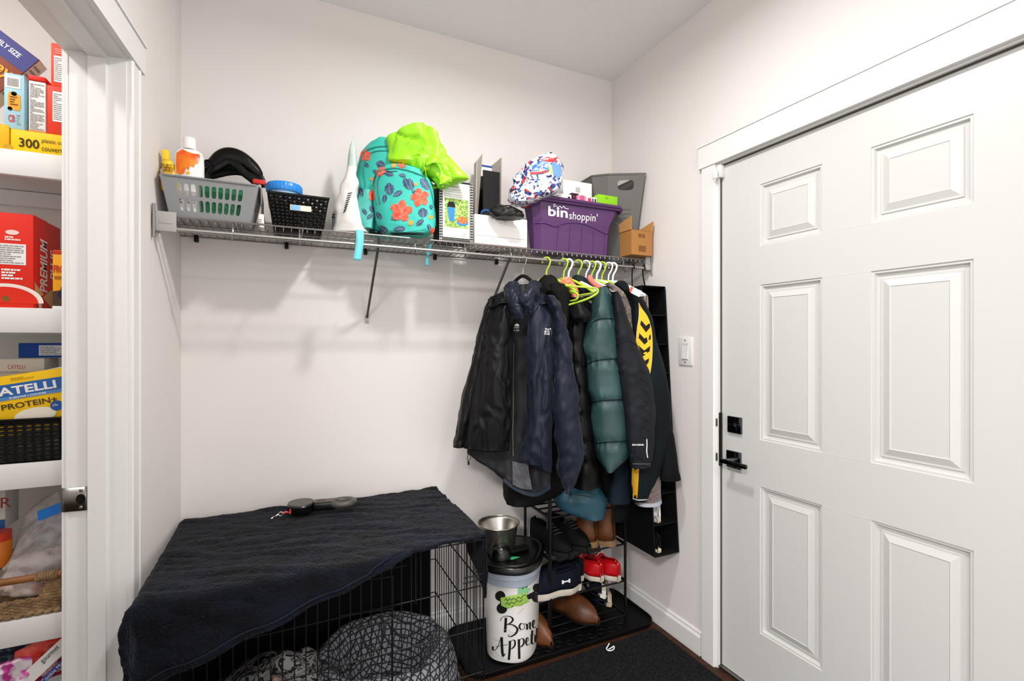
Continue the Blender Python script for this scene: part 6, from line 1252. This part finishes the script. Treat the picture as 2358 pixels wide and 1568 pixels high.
obj('side_wall', G().quad((xb, PF+.02, zf), (xb, 2.05, zf), (xb, 2.05, ztw+.06), (xb, PF+.02, ztw+.06)).quad((xa, 2.05, zf), (xb, 2.05, zf), (xb, 2.05, ztw+.06), (xa, 2.05, ztw+.06)).quad((xa, PF+.03, zf), (xb, PF+.03, zf), (xb, 2.05, zf), (xa, 2.05, zf)), wk, t, smooth=False, solid=.008); obj('inner_lining', G().box(xa, xb-.004, PF+.027, PF+.030, zf, ztw-.004), mat('basket_lining_brown', '#6e5537', .9), t, smooth=False)  # lining sheet behind the strands, darker brown than the weave
a, b = fp(-60, 1352, PF+.012), fp(142, 1320, PF+.012); obj('bar_handle', G().tube([a, b], .0095, 12), wk2, t)
c0 = fp(112, 1325, PF+.012)
for k in range(8): cc_ = c0+(b-a).normalized()*(.0062*(k-4)); ax_ = (b-a).normalized(); e1 = ax_.orthogonal().normalized(); e2 = ax_.cross(e1); obj('handle_wrap', G().tube([cc_+e1*(.0112*math.cos(q))+e2*(.0112*math.sin(q))+ax_*(.003*q/6.28) for q in [2*math.pi*j/12 for j in range(13)]], .0028, 5), wk, t)
# bags in the basket
clr = mat('clear_film', '#e6e8ee', .12, trans=.75, alpha=.45, bump=(25, .6, .01)); zipm = mat('zip_blue', '#1f7fe0', .35)
t = thing('zip_bag', 'clear zip bag with a blue slider strip leaning in the wicker basket', 'bag', fp(100, 1290, PF+.05))
g = patch([[fp(86, 1196, PF+.055), fp(115, 1186, PF+.05), fp(160, 1172, PF+.05)], [fp(50, 1240, PF+.05), fp(100, 1235, PF+.035), fp(160, 1225, PF+.04)], [fp(20, 1290, PF+.045), fp(80, 1290, PF+.025), fp(160, 1285, PF+.03)], [fp(-10, 1335, PF+.045), fp(70, 1345, PF+.03), fp(160, 1330, PF+.035)]], 30, 36, crump(.008, 20, 5)); obj('film', g, clr, t, solid=.001, ang=25)
obj('blue_zip', G().obox(fp(88, 1200, PF+.048), fp(165, 1170, PF+.048)-fp(88, 1200, PF+.048), V((0, .006, 0)), fp(86, 1178, PF+.048)-fp(88, 1200, PF+.048)), zipm, t, smooth=False)
fill = patch([[fp(30, 1290, PF+.075), fp(90, 1268, PF+.07), fp(160, 1255, PF+.07)], [fp(10, 1330, PF+.07), fp(80, 1320, PF+.058), fp(160, 1310, PF+.06)], [fp(0, 1372, PF+.07), fp(70, 1370, PF+.06), fp(160, 1360, PF+.06)]], 24, 20, crump(.010, 26, 8)); obj('snack_filling', fill, mat('snack_brown', '#b98f7d', .6, var=(18, '#d9c6bd', .4, .6)), t, solid=.01)
t = thing('snack_bag', 'crinkled clear snack bag with brown contents at the basket back', 'bag', fp(60, 1230, PF+.12))
g = patch([[fp(60, 1190, PF+.13), fp(100, 1150, PF+.13), fp(160, 1120, PF+.13)], [fp(40, 1245, PF+.12), fp(95, 1215, PF+.10), fp(160, 1200, PF+.11)], [fp(10, 1300, PF+.11), fp(80, 1290, PF+.09), fp(160, 1280, PF+.10)]], 24, 24, crump(.010, 18, 9)); obj('film', g, mat('cloudy_film', '#b8b4b2', .2, var=(14, '#8d7f78', .4, .65)), t, solid=.002, ang=25)
for k in range(3): seamp = [fp(62+k*5, 1232+k*7, PF+.095), fp(78+k*5, 1218+k*6, PF+.092), fp(98, 1206+k*6, PF+.092)]; obj('red_stripe', G().tube(curve(seamp, 8), .002, 5), pm('#8f3d34', .5), t)
t = thing('orange_jar', 'red and orange labelled jar at the left of the wicker basket', 'jar', fp(0, 1250, PF+.09)); c = fp(-8, 1262, PF+.10)
obj('body', G().lathe([(.03, -.05), (.032, -.045), (.032, .02), (.026, .028)], c, 28), mat('jar_orange', '#e07a24', .35), t); obj('lid', G().lathe([(.031, .020), (.031, .045), (.001, .046)], c, 28), mat('jar_red', '#d63a22', .35), t)
t, F, w, h = pbox('paper_sack', 'white paper flour bag with blue foot at the basket left', -60, 12, 1130, 1225, PF+.14, .08, '#d4d0cc'); F['front'].rect(t, 0, 0, w, h*.22, card('#2f5f98')); F['front'].text(t, 'R', w*.86, h*.5, h*.25, card('#a83a34'))
# below: crinkled snack bags
for nm, lb, net, col, var in (('red_snack_bag', 'red and white glossy snack bag lying under the lowest visible shelf', [[(40,1500),(100,1470),(170,1448)], [(30,1545),(95,1515),(170,1490)], [(20,1590),(90,1560),(170,1540)]], '#d93a34', (26, '#e86a5c', .4, .6)),
                              ('pink_snack_bag', 'pink and white patterned snack bag in the corner', [[(-20,1540),(30,1520),(72,1512)], [(-20,1570),(35,1555),(76,1545)], [(-20,1600),(35,1600),(80,1590)]], '#d63fa6', (40, '#f2e8f0', .42, .55)),
                              ('navy_snack_bag', 'dark navy snack pouch behind the pink patterned bag', [[(-10,1490),(30,1482),(70,1476)], [(-15,1520),(30,1515),(72,1508)], [(-20,1560),(30,1555),(72,1550)]], '#1d2c46', (12, '#33415c', .4, .65))):
    t = thing(nm, lb, 'bag', fp(net[1][1][0], net[1][1][1], PF+.03)); dy = {'red_snack_bag': .035, 'pink_snack_bag': .02, 'navy_snack_bag': .09}[nm]
    g = patch([[fp(u, v, PF+dy+.01*math.sin(u)) for u, v in r] for r in net], 28, 22, crump(.008, 26, len(nm))); obj('wrapper', g, mat(nm+'_film', col, .22, var=var, coat=.5), t, solid=.012, ang=30)
    if nm[0] == 'r':
        fr = Face(fp(96, 1527, PF+.018), (fp(140, 1486, PF+.018)-fp(96, 1527, PF+.018)), UP+V((-.8, 0, 0)))
        fr.rect(t, -.05, -.022, .16, .036, white, 'white_band', l=.003); fr.text(t, 'gourmet', .004, -.006, .014, inkm, w=.05, l=.005); fr.rect(t, -.05, -.045, .16, .014, pm('#3f4fa0', .4), 'blue_band', l=.003); fr.text(t, 'Cookie Monds', -.03, -.043, .010, white, w=.08, l=.005)
        g2 = patch([[fp(u, v+52, PF+.03) for u, v in r] for r in net[:2]], 20, 12, crump(.006, 30, 3)); obj('lower_wrapper', g2, mat('dark_red_film', '#9c2430', .25, var=(40, '#e0b8b4', .5, .62)), t, solid=.008)
